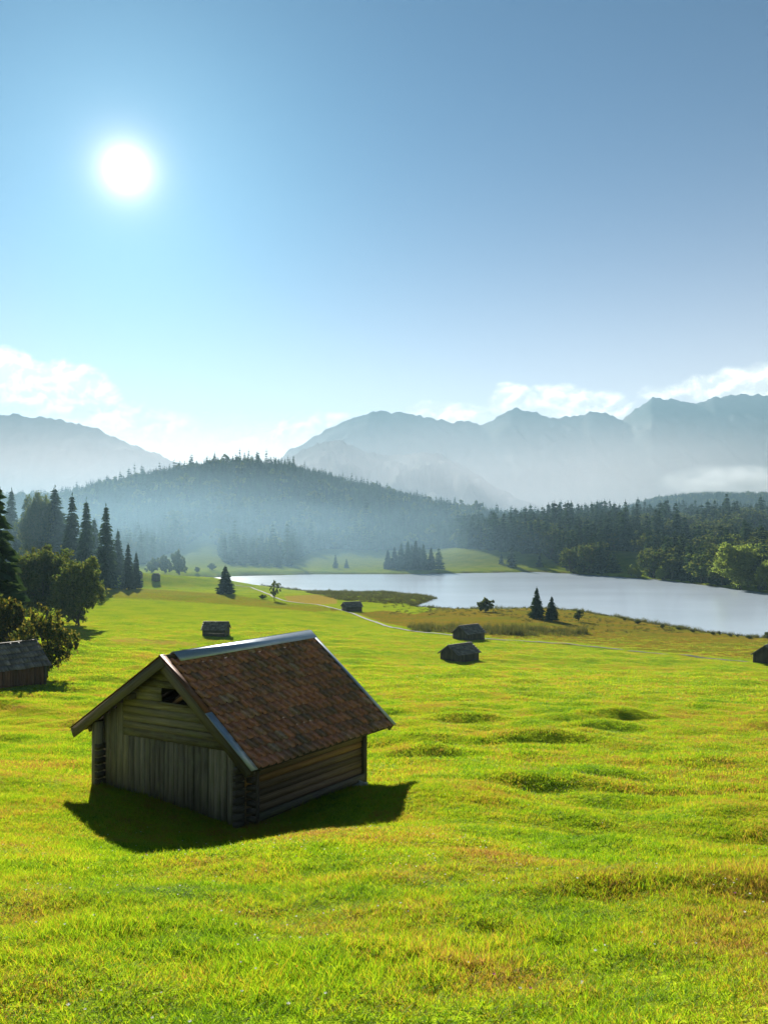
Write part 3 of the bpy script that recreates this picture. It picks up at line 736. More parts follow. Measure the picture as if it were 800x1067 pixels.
for (px_, b_, t_, w_, lb) in [(657, 600, 589, 9, 'small pale bush in the clearing right of the broad dark conifer'), (664, 603, 592, 8, 'small bush at the wood edge beside the clearing'), (603, 599, 590, 8, 'small bush at the foot of the wood left of the clearing')]:
    broad('shrub', px_, b_, t_, w_, lb, sh, 1, 4, 2.3, M['lightleaf'])
for (px_, b_, t_, w_, lb) in [(771, 613, 565, 46, 'large bright green round tree bulging from the wooded bank on the right'), (800, 617, 583, 24, 'bright green round tree at the waterline, cut by the right edge'), (690, 604, 588, 13, 'small yellowish tree at the waterline under the dark wood')]:
    broad('broadleaf_tree', px_, b_, t_, w_, lb, br_hi, 1, 12, 5.6, M['lightleaf'])
k = 0
for (px_, b_, t_, w_) in [(650, 647, 643.5, 4), (664, 650, 646, 6), (689, 655, 650, 5), (706, 656, 653, 6), (721, 659, 656, 6), (742, 661.5, 658, 5), (749, 662, 657.5, 3), (760, 663, 660, 5), (768, 664, 660.5, 4), (780, 665.5, 662, 7), (799, 666, 658, 9)]:
    broad('shrub', px_, b_, t_, w_, 'small dark shrub on the thin shoreline in front of the lake, right side', sh, k % 2, (5, 4)[k % 2], 2.3, M['broadleaf'], 'shrubs along the near shoreline'); k += 1

# ------------------------------------------------------------------ the big hut
RA = np.array([math.cos(.92), math.sin(.92), 0]); NB = np.array([math.sin(1.07), -math.cos(1.07), 0]); UP = np.array([0, 0, 1.0])
O = np.array([-6.02, 23.32, 0]); ZR = -3.58; LN = 6.0
SR, SL = 2.65 / 3.09, 2.32 / 3.42
def HP(a, b, z): return O + RA * a + NB * b + UP * (z + .010 * a)
def zroof(b): return ZR - (b * SR if b > 0 else -b * SL)
root = empty('hay_hut', HP(2.7, 0, -7.75))
tag(root, 'large old wooden hay hut with red-brown tiled roof standing in the front meadow', 'hut')
RO = np.array(root.location)
def hq(mb, pts, th, uv0, vert=False):
    """a flat board given by 4 corners (a,b,z) of its outer face and a thickness vector"""
    c = [HP(*p) for p in pts]; t = th
    o = random.random() * 9
    cc = [c[0] + t, c[1] + t, c[1], c[0], c[3] + t, c[2] + t, c[2], c[3]]
    uv = []
    for q in (c[0], c[1], c[1], c[0], c[3], c[2], c[2], c[3]):
        d = q - c[0]; hor = np.dot(d, NB) + np.dot(d, RA); ver = d[2]
        uv.append((o + ver, hor) if vert else (o + hor, ver))
    mb.hexa(cc, uv=uv)
BL, BR = -2.52, 2.49; AN, AF = .34, 5.22; ZS = -5.98
def gable(a, inward, name, vent):
    mb = MB(); th = RA * inward * .05
    # upright boards
    b = BL
    while b < BR - .02:
        w = random.uniform(.15, .27); b2 = min(b + w, BR)
        off = random.uniform(-.012, .012); g = .007
        ztop = ZS if (b > -1.72) else min(zroof(b) , zroof(b2)) - .16
        if b > 2.2: ztop = zroof(b2) - .17
        zb = -7.90 - .12 * (b - BL) / 5 + random.uniform(-.06, .05) - .12
        hq(mb, [(a + off, b + g, zb), (a + off, b2 - g, zb + random.uniform(-.03, .03)), (a + off, b2 - g, min(ztop, zroof(b2) - .16)), (a + off, b + g, min(ztop, zroof(b) - .16))], th, 0, True)
        b = b2
    # lying boards above
    z = ZS + .015
    while z < ZR - .25:
        hgt = random.uniform(.17, .23); z2 = z + hgt
        off = -.03 * inward + random.uniform(-.012, .012) * 1.0
        def bl(zz): return max(-1.72, -(ZR - .16 - zz) / SL)
        def br(zz): return min(2.2, (ZR - .16 - zz) / SR)
        if bl(z2) < br(z2) - .02:
            spans = [(bl(z), br(z), bl(z2), br(z2))]
            if vent and z2 > -4.84 and z < -4.54: spans = [(bl(z), -.33, bl(z2), -.33), (.70, br(z), .66, br(z2))] if br(z) > .72 else [(bl(z), -.33, bl(z2), -.33)]
            for (l0, r0, l1, r1) in spans:
                if r1 - l1 > .02: hq(mb, [(a + off, l0, z + .006), (a + off, r0, z + .006 + random.uniform(-.01, .01)), (a + off, r1, z2 - .006), (a + off, l1, z2 - .006)], th, 0)
        z = z2
    return mb.build(name, M['grey_planks'], root, RO)
g1 = gable(AN, 1, 'gable_wall', True); g1['label'] = 'weathered grey-green plank gable with a small open vent under the roof'
gable(AF, -1, 'gable_wall', False)
# frame of the vent and a loose beam seen through it
mb = MB()
mb.beam(HP(AN - .05, -.40, -4.93), HP(AN - .05, .80, -4.93), UP * .07, RA * .06)
mb.build('vent_sill', M['trim'], root, RO)
mb = MB(); mb.beam(HP(AN + .25, -.15, -5.0), HP(AN + .25, .55, -4.55), UP * .12, RA * .08); mb.build('loose_beam', M['orange_log'], root, RO)
def side(b, outward, name, pale):
    mb = MB(); pb = MB(); z = -8.02; k = 0
    while z < zroof(b) - .20:
        hh = random.uniform(.165, .215); z2 = min(z + hh, zroof(b) - .17)
        tgt = pb if (pale and k in pale) else mb
        ou = random.uniform(-.012, .014)
        tilt = random.uniform(-.012, .012)
        tgt.beam(HP(AN + .03, b + outward * ou, (z + z2) / 2), HP(AF - .03, b + outward * ou, (z + z2) / 2 + tilt), UP * (z2 - z - .018), NB * .12)
        k += 1; z = z2
    mb.build(name, M['brown_logs'], root, RO)
    if pale: o = pb.build('pale_log', M['orange_log'], root, RO); o['label'] = 'honey-coloured newer boards in the dark log wall'
side(BR - .02, 1, 'log_wall', {8, 6})
side(BL + .02, -1, 'log_wall', None)
# crossing log ends at the near corners, posts, ground sill, footing stone
mb = MB(); z = -7.85
while z < -6.25:
    mb.beam(HP(.06, BR - .02, z + .09), HP(AN - .005, BR - .02, z + .09), UP * .15, NB * .13)
    mb.beam(HP(.08, BL + .03, z + .09), HP(AN - .005, BL + .03, z + .09), UP * .15, NB * .13)
    mb.beam(HP(AN + .12, BR + .05, z + .19), HP(AN + .12, BR + .24, z + .19), UP * .12, RA * .13)
    z += .2
mb.build('log_ends', M['dark_wood'], root, RO)
for (a, b, zt, w, lab) in ((AN + .32, BR + .10, -6.05, .15, None), (AF + .02, BR + .03, -5.98, .18, None), (AF + .02, BL - .02, -5.6, .18, None), (AN - .14, BL - .06, -5.62, .24, None), (AN - .05, BR - .28, -5.9, .2, None)):
    mb = MB(); mb.beam(HP(a, b, -8.1), HP(a, b, zt - .05), NB * w, RA * w * .8); mb.build('corner_post', M['dark_wood'] if a > .3 else M['grey_planks'], root, RO)
mb = MB(); mb.beam(HP(AN + .42, BR + .09, -7.72), HP(AF - .05, BR + .09, -7.72), UP * .2, NB * .12); o = mb.build('ground_sill', M['trim'], root, RO); o['label'] = 'pale grey sill beam along the foot of the log wall'
def lump(name, pos, sx, sy, sz, seed, parent, ro):
    g = np.random.default_rng(seed); V = []; Q = []
    nu, nv = 10, 6
    for i in range(nv + 1):
        for j in range(nu):
            th = math.pi * i / nv; ph = 2 * math.pi * j / nu; k = 1 + .16 * g.normal()
            V.append(np.array(pos) + np.array([sx * math.sin(th) * math.cos(ph) * k, sy * math.sin(th) * math.sin(ph) * k, sz * math.cos(th) * k]) - ro)
    for i in range(nv):
        for j in range(nu): Q.append([i * nu + j, (i + 1) * nu + j, (i + 1) * nu + (j + 1) % nu, i * nu + (j + 1) % nu])
    return link(name, raw_mesh(name, V, [np.array(Q)], [M['stone']]), parent)
lump('footing_stone', HP(AF - .32, BR + .1, -7.95), .34, .2, .16, 3, root, RO)
# roof boards under the tiles, one for each slope
def slope_vec(sgn):
    S = NB * (3.09 if sgn > 0 else -3.42) + UP * (-2.65 if sgn > 0 else -2.32); L = np.linalg.norm(S); S = S / L
    nn = np.cross(RA, S); nn = nn / np.linalg.norm(nn); nn = nn if nn[2] > 0 else -nn
    return S, L, nn
for sgn in (1, -1):
    S, L, nn = slope_vec(sgn); mb = MB()
    for i in range(12):
        q0 = HP(.03, 0, ZR) + S * (L * (i + .5) / 12) - nn * .13; q1 = HP(LN - .03, 0, ZR) + S * (L * (i + .5) / 12) - nn * .13
        mb.beam(q0, q1, S * (L / 12 - .008), nn * .03)
    mb.beam(HP(.03, 0, ZR) + S * (L / 2) - nn * .155, HP(LN - .03, 0, ZR) + S * (L / 2) - nn * .155, S * (L - .02), nn * .012)  # unseen solid sheet, added to stop sun leaking through the board gaps
    for a in np.linspace(.5, 5.3, 7):                     # rafters
        mb.beam(HP(a, 0, ZR) - nn * .22 + S * .1, HP(a, 0, ZR) + S * (L - .06) - nn * .22, RA * .09, nn * .105)
    mb.build('roof_boards', M['dark_wood'], root, RO)
    # tiles
    rows, cols = 13, 21; V = []; Q = []
    a0, a1 = .22, LN - .10; pw = (a1 - a0) / cols; pl = (L - .10) / rows
    prof = np.array([(0, .022), (.05, .070), (.15, .105), (.27, .100), (.37, .038), (.47, .012), (.75, .008), (.96, .014), (1.03, .036)])
    g = np.random.default_rng(5 + sgn)
    for i in range(rows):
        for j in range(cols):
            lift = g.normal(0, .005); tw = g.normal(0, .006); b = len(V); np_ = len(prof)
            for (e, s0, hh) in ((0, .14 + i * pl - .05 * (i > 0), -.006), (1, .12 + (i + 1) * pl + g.normal(0, .008), .064)):
                for (u, hp) in prof:
                    hz = hp + hh + lift + tw * (u - .5) * 2
                    V.append(HP(a0 + (j + u) * pw, 0, ZR) + S * s0 + nn * (hz - .085))
            for (u, hp) in prof: V.append(V[b + np_ + list(prof[:, 0]).index(u)] - nn * .026 - S * .004)
            for q in range(np_ - 1):
                f = [b + q, b + q + 1, b + np_ + q + 1, b + np_ + q]; f2 = [b + np_ + q, b + np_ + q + 1, b + 2 * np_ + q + 1, b + 2 * np_ + q]
                if sgn > 0: f = f[::-1]; f2 = f2[::-1]
                Q.append(f); Q.append(f2)
    me = raw_mesh('roof_tiles', np.array(V) - RO, [np.array(Q)], [M['tile']])
    o = link('roof_tiles', me, root)
    if sgn > 0: o['label'] = 'red-brown clay tile slope with dark and mossy tiles'
# ridge cap of bluish sheet
mb = MB()
for sgn in (1, -1):
    S, L, nn = slope_vec(sgn)
    mb.beam(HP(.42, 0, ZR + .01) + S * .17 + nn * .05, HP(LN - .02, 0, ZR + .01) + S * .17 + nn * .05, S * .34, nn * .012)
mb.build('ridge_cap', M['zinc'], root, RO)
mb = MB(); mb.beam(HP(.06, 0, ZR - .075), HP(LN - .06, 0, ZR - .075), UP * .15, NB * .06); mb.build('ridge_light_stop', M['dark_wood'], root, RO)  # unseen strip added under the cap to block sun leaking across the ridge
for (a, an) in ((.0, 1), (LN, -1)):
    for sgn in (1, -1):
        S, L, nn = slope_vec(sgn)
        mb = MB()
        mb.beam(HP(a, 0, ZR) + S * .0 - nn * .17, HP(a, 0, ZR) + S * L - nn * .17, nn * .27, RA * .05)
        o = mb.build('bargeboard', M['trim'], root, RO)
        ext = .20 if an > 0 else .12
        if sgn > 0 and an > 0:
            m1 = MB(); m1.beam(HP(a - .04 + ext / 2, 0, ZR) - S * .03, HP(a - .04 + ext / 2, 0, ZR) + S * (L * .52), RA * ext, nn * .02)
            q = m1.build('edge_sheet', M['rusty'], root, RO); q['label'] = 'rusty brown upper half of the roof edge sheet'
            m1 = MB(); m1.beam(HP(a - .045 + ext / 2, 0, ZR) + S * (L * .52) + nn * .006, HP(a - .045 + ext / 2, 0, ZR) + S * (L + .02) + nn * .006, RA * (ext + .03), nn * .02)
            q = m1.build('edge_sheet', M['zinc'], root, RO); q['label'] = 'bluish lower half of the roof edge sheet'
        else:
            m1 = MB(); m1.beam(HP(a + an * (ext / 2 - .04), 0, ZR) - S * .0, HP(a + an * (ext / 2 - .04), 0, ZR) + S * (L + .02), RA * ext, nn * .02)
            m1.build('edge_sheet', M['zinc'] if (an < 0 and sgn > 0) else M['rusty'], root, RO)
# purlins that carry the overhang
for b in (-2.75, -1.3, 1.25, 2.62):
    mb = MB(); zz = zroof(b) - .36
    mb.beam(HP(.07, b, zz), HP(AF + .5, b, zz), UP * .16, NB * .14); mb.build('purlin', M['dark_wood'], root, RO)

# ------------------------------------------------------------------ the small huts
def hut(name, L, W, wall_h, roof_h, ov, oe, mats, label, group=None, pos=(0, 0, 0), yaw=0, boards='vertical', seed=0, lean=0, simple=False):
    """gable hut: ridge along local x; > wall boards of each face, two roof slopes, bargeboards, ridge board"""
    random.seed(100 + seed)
    r = empty(name, pos); r.rotation_euler = (lean, 0, yaw); X = np.array([1., 0, 0]); Yv = np.array([0, 1., 0])
    k = roof_h / (W / 2)
    for sx in (-1, 1):
        mb = MB(); y = -W / 2; n = max(6, int(W / .24))
        for i in range(n):
            y0 = -W / 2 + W * i / n; y1 = y0 + W / n; t0 = wall_h + roof_h - abs(y0) * k - .02; t1 = wall_h + roof_h - abs(y1) * k - .02
            x = sx * (L / 2 + random.uniform(-.01, .01)); g = .006; o = random.random() * 9
            if i == n // 2: pass
            th = X * -sx * .05; c = [np.array([x, y0 + g, -.7]), np.array([x, y1 - g, -.7]), np.array([x, y1 - g, t1]), np.array([x, y0 + g, t0])]
            cc = [c[0] + th, c[1] + th, c[1], c[0], c[3] + th, c[2] + th, c[2], c[3]]
            mb.hexa(cc, uv=[(o + q[2], q[1]) for q in cc])
        mb.build('gable_wall', mats[0], r)
    for sy in (-1, 1):
        mb = MB(); z = -.7
        if boards == 'vertical':
            n = int(L / .24)
            for i in range(n):
                x0 = -L / 2 + .06 + (L - .12) * (i + .5) / n
                mb.beam((x0, sy * (W / 2 - .03 + random.uniform(-.01, .01)), -.7), (x0, sy * (W / 2 - .03), wall_h + .02), X * ((L - .12) / n - .012), Yv * .05)
        else:
            while z < wall_h - .05:
                hh = random.uniform(.18, .24)
                mb.beam((-L / 2 + .06, sy * (W / 2 - .04 + random.uniform(-.012, .012)), z + hh / 2), (L / 2 - .06, sy * (W / 2 - .04), z + hh / 2), (0, 0, hh - .02), Yv * .1); z += hh
        mb.build('side_wall', mats[1], r)
    zt = wall_h + roof_h
    for sx in (-1, 1):
        for sy in (-1, 1):
            mb = MB(); mb.beam((sx * (L / 2 + .02), sy * (W / 2 + .02), -.7), (sx * (L / 2 + .02), sy * (W / 2 + .02), wall_h - .12), X * .16, Yv * .16); mb.build('corner_post', mats[3], r)
    for sy in (-1, 1):
        S = np.array([0, sy * W / 2, -roof_h]); S = S / np.linalg.norm(S); nn = np.array([0, sy * roof_h, W / 2]); nn = nn / np.linalg.norm(nn)
        sl = math.hypot(W / 2, roof_h) + oe; top = np.array([0, 0, zt + .06]); mb = MB()
        rows = 5
        for i in range(rows):                       # overlapping courses of boards
            s0, s1 = max(.03, sl * i / rows - .05), sl * (i + 1) / rows + .03
            x = -L / 2 - ov
            while x < L / 2 + ov - .05:
                w = random.uniform(.28, .5); x1 = min(x + w, L / 2 + ov)
                e = random.uniform(-.04, .04) if i == rows - 1 else random.uniform(-.015, .015)
                p = top + X * (x + x1) / 2 + S * s0 + nn * (.02 + random.uniform(-.006, .006)); q = top + X * (x + x1) / 2 + S * (s1 + e) + nn * (.055 + random.uniform(-.006, .012))
                mb.beam(p, q, X * (x1 - x - .012), nn * .025); x = x1
        mb.build('roof', mats[2], r)
        for sx in (-1, 1):
            mb = MB(); mb.beam(top + X * sx * (L / 2 + ov - .03) - nn * .09, top + X * sx * (L / 2 + ov - .03) + S * (sl - .04) - nn * .09, nn * .17, X * .05)
            mb.build('bargeboard', mats[3], r)
    mb = MB(); mb.beam((-L / 2 - ov - .02, 0, zt + .13), (L / 2 + ov + .02, 0, zt + .115), Yv * .30, UP * .05); mb.build('ridge_board', mats[3], r)
    return tag(r, label, 'hut', group)
DW, RW, SH, TR, BLR = M['dark_wood'], M['red_wood'], M['shingles'], M['trim'], M['blue_roof']
def at(px, py, dz=0): p = ground_at(px, py); p[2] += dz; return p
HG = 'hay huts scattered over the meadow'
p = at(7, 713)
hut('hay_hut', 5.0, 4.4, 1.9, 1.7, .4, .55, (RW, RW, SH, DW), 'old hut with grey shingle roof and reddish boards, cut by the left edge beside bushes', HG, p, .88, 'vertical', 1)
hut('hay_hut', 4.6, 3.6, 1.5, 1.3, .4, .45, (DW, DW, SH, DW), 'small dark hut with long grey roof standing alone in the meadow above the big roof', HG, at(225.5, 662), -.06, 'horizontal', 2)
hut('hay_hut', 5.4, 4.2, 1.5, 1.35, .5, .5, (DW, DW, SH, DW), 'nearer dark hut of the pair in the middle of the meadow, gable to the left', HG, at(478.5, 687.5), .75, 'vertical', 3)
hut('hay_hut', 5.4, 4.4, 1.6, 1.5, .5, .5, (DW, DW, SH, DW), 'farther dark hut of the pair in the middle of the meadow, at the track', HG, at(488, 665.5), .72, 'vertical', 4)
hut('hay_hut', 5.2, 4.0, 1.6, 1.3, .5, .4, (DW, DW, SH, DW), 'small dark hut beside the track below the pale straw field', HG, at(366.5, 636.6), .45, 'horizontal', 5)
hut('hay_hut', 5.0, 4.0, 1.5, 1.3, .3, .3, (DW, DW, BLR, DW), 'tiny far hut with bluish roof at the foot of the left spruces', HG, at(141, 602.5), -.12, 'horizontal', 6)
hut('hay_hut', 2.6, 2.2, 2.5, .7, .2, .25, (DW, DW, DW, DW), 'tiny narrow dark hut leaning sideways at the far meadow edge', HG, at(162.5, 605.5), 1.1, 'vertical', 7, .06)
hut('hay_hut', 5.2, 4.4, 1.8, 1.6, .5, .55, (DW, DW, SH, DW), 'dark hut half cut off by the right edge at the end of the track', HG, at(801, 689.5), .85, 'vertical', 8)
random.seed(11)

# ------------------------------------------------------------------ grass and reeds
def tuft(blades, spread, hgt, width, seed, segs=3, lean=.5):
    g = np.random.default_rng(seed); V = []; Q = []
    for k in range(blades):
        a = g.uniform(0, 6.28); r_ = spread * math.sqrt(g.random()); bx, by = r_ * math.cos(a), r_ * math.sin(a)
        th = g.uniform(0, 6.28); h = hgt * g.uniform(.45, 1.25); l = h * lean * g.uniform(.2, 1.5); dx, dy = math.cos(th), math.sin(th)
        fx = g.uniform(0, 6.28); wx, wy = math.cos(fx) * width / 2, math.sin(fx) * width / 2; b = len(V)
        for i in range(segs + 1):
            t = i / segs; w = (1 - t) ** .7 if t < 1 else .08
            cx_, cy_, cz_ = bx + dx * l * t * t, by + dy * l * t * t, h * (t - .25 * t * t * lean) - .01
            V.append((cx_ - wx * w, cy_ - wy * w, cz_)); V.append((cx_ + wx * w, cy_ + wy * w, cz_))
        for i in range(segs): Q.append([b + 2 * i, b + 2 * i + 1, b + 2 * i + 3, b + 2 * i + 2])
    return np.array(V), np.array(Q)
def tuft_proto(nm, *a, m='grass', **k):
    V, Q = tuft(*a, **k); return proto(nm, raw_mesh(nm, V, [Q], [M[m]]))
def sow(n, d0, d1, fade0, fade1):
    """points seen in front of the eye, evenly over the ground, thinning between fade distances"""
    y = np.sqrt(rng.uniform(d0 ** 2, d1 ** 2, n)); half = .46 * y + 2.5
    x = rng.uniform(-1, 1, n) * half
    keep = rng.random(n) < half / (.46 * y + 2.5).max() * 0 + 1
    keep &= rng.random(n) < sst(fade0[0], fade0[1], y) * (1 - sst(fade1[0], fade1[1], y))
    return x[keep], y[keep]
def in_hut(x, y):
    q = np.stack([x - O[0], y - O[1]], 1); m = np.array([[RA[0], NB[0]], [RA[1], NB[1]]]); ab = q @ np.linalg.inv(m).T
    return (ab[:, 0] > AN + .02) & (ab[:, 0] < AF - .02) & (ab[:, 1] > BL + .02) & (ab[:, 1] < BR - .02)
def by_hut(x, y):
    q = np.stack([x - O[0], y - O[1]], 1); m = np.array([[RA[0], NB[0]], [RA[1], NB[1]]]); ab = q @ np.linalg.inv(m).T
    dx = np.maximum(np.maximum(AN - ab[:, 0], ab[:, 0] - AF), 0); dy = np.maximum(np.maximum(BL - ab[:, 1], ab[:, 1] - BR), 0)
    return np.clip(1 - np.hypot(dx, dy) / .45, 0, 1)
def lawn(name, x, y, protos, hs, far=False):
    k = ~in_hut(x, y); x, y = x[k], y[k]
    n = len(x); z = H(x, y)
    pt = perlin(x / 1.1 + 5, y / 1.1) * .6 + perlin(x / 3.3, y / 2.6) * .6
    s = hs * np.clip(1 + 1.0 * pt, .35, 2.0) * rng.uniform(.7, 1.3, n) * (1 + .9 * by_hut(x, y))
    rot = np.zeros((n, 3)); rot[:, 2] = rng.uniform(0, 6.28, n)
    w = rng.uniform(.85, 1.2, n)
    return scatter(name, np.stack([x, y, z], 1), rot, np.stack([w, w, s], 1), rng.integers(0, len(protos), n), protos)
GA = [tuft_proto('grass_tuft', 26, .085, .050, .0062, s_, segs=3, lean=.95) for s_ in (1, 2, 3)] + [tuft_proto('grass_tuft', 12, .05, .095, .0065, 4, segs=3, lean=.7)]
GB = [tuft_proto('grass_tuft', 22, .15, .062, .011, s_, segs=2, lean=.9) for s_ in (5, 6, 7)] + [tuft_proto('grass_tuft', 12, .09, .11, .011, 8, segs=2, lean=.7)]
GC = [tuft_proto('grass_tuft', 18, .30, .10, .026, s_, segs=2, lean=.8) for s_ in (9, 10, 11)]
GD = [tuft_proto('grass_tuft', 18, .75, .13, .075, s_, segs=1, lean=.8) for s_ in (13, 14, 15)]
x, y = sow(62000, 2.6, 13.5, (2.0, 2.6), (9.5, 13.5)); lawn('grass', x, y, GA, 1.0)
x, y = sow(72000, 8.5, 34, (8.5, 13), (24, 34)); lawn('grass', x, y, GB, 1.0)
x, y = sow(90000, 22, 90, (22, 33), (60, 90)); lawn('grass', x, y, GC, 1.0)
x, y = sow(80000, 55, 240, (55, 85), (130, 240))
keep = (poly_sd(x, y, LAKE_POLY) > 6); x, y = x[keep], y[keep]; lawn('grass', x, y, GD, 1.0)
def flower_proto(nm, col, seed):
    m, nt, out = mat(nm + '_petals'); n = N(nt); n.link(n.leafy(col, col, .4, .7, .05), out.inputs[0])
    g = np.random.default_rng(seed); P = []; A = []; B = []
    for q in range(9):
        a = 6.283 * q / 9; d = np.array([math.cos(a), math.sin(a), .5 + .5 * g.random()]); d /= np.linalg.norm(d)
        P.append(np.array([0, 0, .05]) + d * .007); A.append(d * .008); b = np.cross(d, [0, 0, 1.]); B.append(b / np.linalg.norm(b) * .004)
    V, Q = quads_from(np.array(P), np.array(A), np.array(B)); return proto(nm, raw_mesh(nm, V, [Q], [m]))
FL = [flower_proto('white_flower', (.75, .75, .70), 1), flower_proto('pink_flower', (.5, .16, .35), 2), flower_proto('yellow_flower', (.75, .55, .04), 3)]
x, y = sow(2600, 3.2, 24, (3, 3.4), (16, 24)); cl = (perlin(x / 1.6 + 9, y / 1.4) > .02) & ~in_hut(x, y); x, y = x[cl], y[cl]; n = len(x)
rot = np.zeros((n, 3)); rot[:, 2] = rng.uniform(0, 6.28, n); s = rng.uniform(.6, 1.3, n)
scatter('flowers', np.stack([x, y, H(x, y)], 1), rot, np.stack([s, s, s], 1), rng.choice(3, n, p=[.78, .10, .12]), FL)
# reeds along the lake, on the spit and in the dark bed before the track
RD = [tuft_proto('reed_clump', 22, .55, 1.5, .05, s_, segs=2, lean=.25, m='reed') for s_ in (21, 22, 23)]
n = 60000; x = rng.uniform(-70, 150, n); y = rng.uniform(180, 420, n); sd = poly_sd(x, y, LAKE_POLY); z = H(x, y); px, py = px_of(x, y), py_of(z, y)
spit = poly_sd(px, py, np.array([(318, 617), (335, 615), (403, 616), (452, 622), (450, 626), (432, 629), (400, 629), (352, 625)], float)) < 0
bed = poly_sd(px, py, np.array([(426, 653.5), (480, 654), (540, 655), (612, 659), (606, 662.5), (540, 661), (470, 659), (428, 657)], float)) < 1
band = (sd > -1.5) & (sd < 2.5 + 2.5 * perlin(x / 7, y / 7)) & (y < 420)
k = ((spit & (sd > -.5)) & (perlin(x / 6, y / 8) + .5 * rng.random(n) > -.05)) | (bed & (1.4 * perlin(x / 6, y / 4) + rng.random(n) > .35)) | (band & (rng.random(n) < .85))
mx = ~k & (sd > 0) & (sd < 45) & (px > 400) & (py < 660) & (rng.random(n) < .10)
k |= mx
x, y, z, bed = x[k], y[k], np.maximum(z[k], LAKE - .1), bed[k]
n = len(x); rot = np.zeros((n, 3)); rot[:, 2] = rng.uniform(0, 6.28, n); s = rng.uniform(.35, 1.1, n) * np.where(bed, 1.1, np.where(mx[k], .4, .7)) * np.clip(1 + 1.1 * fbm(x / 7, y / 9, 3), .35, 1.8); w = rng.uniform(.8, 1.7, n)
scatter('reeds', np.stack([x, y, z], 1), rot, np.stack([w, w, s], 1), rng.integers(0, 3, n), RD)

# ------------------------------------------------------------------ air
def haze_box():
    V = np.array([(x, y, z) for z in (-46, 1010) for y in (-7700, 7700) for x in (-8600, 8600)], float)
    Q = np.array([[0, 2, 3, 1], [4, 5, 7, 6], [0, 1, 5, 4], [2, 6, 7, 3], [0, 4, 6, 2], [1, 3, 7, 5]])
    m, nt, out = mat('hazy_air'); v = nt.nodes.new('ShaderNodeVolumePrincipled')
    v.inputs['Color'].default_value = (*HAZE_C, 1); v.inputs['Density'].default_value = HAZE_D; v.inputs['Anisotropy'].default_value = HAZE_G
    nt.links.new(v.outputs[0], out.inputs['Volume'])
    return kind(link('haze', raw_mesh('haze', V, [Q], [m])), 'stuff')
HAZE_D, HAZE_G, HAZE_C = 1.6e-4, .22, (.188, .302, .378)
haze_box()

def mist(name, c, r, density, colour, scale, thr):
    """a bank of mist: thickest in its middle, ragged, thinning to nothing at its rim"""
    nu, nv = 24, 12; V = []; Q = []
    m, nt, out = mat(name + '_air'); n = N(nt)
    co = n.new('ShaderNodeTexCoord').outputs['Object']
    q = n.new('ShaderNodeVectorMath', operation='DOT_PRODUCT'); n.link(co, q.inputs[0]); n.link(co, q.inputs[1])
    fall = n.math('SUBTRACT', 1.0, q.outputs['Value'], clamp=True)
    f = n.noise(scale, 4, .6, n.mapping(co, (1, 1, .6)))
    dn = n.math('MULTIPLY', n.math('MULTIPLY', fall, n.math('MULTIPLY_ADD', f, 3.2, thr, clamp=True)), density)
    v = nt.nodes.new('ShaderNodeVolumePrincipled')
    v.inputs['Color'].default_value = (*colour, 1); n.link(dn, v.inputs['Density']); v.inputs['Anisotropy'].default_value = .3
    nt.links.new(v.outputs[0], out.inputs['Volume'])
    for i in range(nv + 1):
        for j in range(nu):
            th = math.pi * i / nv; ph = 2 * math.pi * j / nu
            V.append((math.sin(th) * math.cos(ph), math.sin(th) * math.sin(ph), math.cos(th)))
    for i in range(nv):
        for j in range(nu): Q.append([i * nu + j, (i + 1) * nu + j, (i + 1) * nu + (j + 1) % nu, i * nu + (j + 1) % nu])
    o = link(name, raw_mesh(name, np.array(V), [np.array(Q)], [m]), None, c); o.scale = r
    return kind(o, 'stuff')
mist('mist', (-200, 548, -16), (310, 340, 58), 1.9e-3, (.25, .40, .51), 2.2, -.8)
mist('mist', (-40, 860, 0), (560, 330, 105), 3.6e-4, (.24, .38, .50), 2.0, -.6)
mist('mist', (190, 640, -10), (240, 170, 46), 7e-4, (.24, .38, .49), 2.2, -.7)
mist('mist', (1085, 2720, 128), (230, 130, 62), 2.4e-2, (.62, .65, .68), 2.2, -1.35)
mist('mist', (600, 3400, 10), (2300, 800, 440), 7.0e-4, (.66, .63, .66), 1.6, -.75)
mist('mist', (-1500, 3600, 10), (1500, 800, 470), 7.5e-4, (.66, .63, .66), 1.6, -.75)

# ------------------------------------------------------------------ sky, sun, camera
CLOUDS = [(18, 397, 50, 17, 1.0), (58, 404, 36, 15, .9), (0, 384, 28, 14, .9), (95, 424, 46, 14, .75), (140, 440, 60, 12, .55), (195, 468, 70, 14, .4), (310, 450, 34, 12, .7), (352, 438, 26, 9, .7), (440, 427, 18, 7, .7), (470, 432, 26, 9, .9),
    (527, 413, 14, 11, 1.0), (575, 420, 30, 12, 1.0), (610, 419, 24, 10, 1.0), (642, 422, 16, 9, .9), (690, 410, 24, 7, .6), (735, 403, 18, 9, .9), (768, 400, 30, 11, 1.0), (798, 398, 22, 13, 1.0)]
SUN_EL = math.asin(SUN[2]); SUN_AZ = math.atan2(SUN[0], SUN[1])
world = bpy.data.worlds.new('World'); scene.world = world; world.use_nodes = True
nt = world.node_tree; nt.nodes.clear(); n = N(nt)
sky = n.new('ShaderNodeTexSky', sky_type='NISHITA'); sky.sun_disc = False; sky.sun_elevation = SUN_EL; sky.sun_rotation = SUN_AZ
sky.air_density = 1.0; sky.dust_density = .6; sky.ozone_density = 3.0; sky.altitude = 900
SKY_K, SKY_P, SKY_T = .050, 1.25, (.0, .29, .44)
def vmath(op, a, b=None):
    q = n.new('ShaderNodeVectorMath', operation=op); n.val(q.inputs[0], a)
    if b is not None: n.val(q.inputs[1], b)
    return q
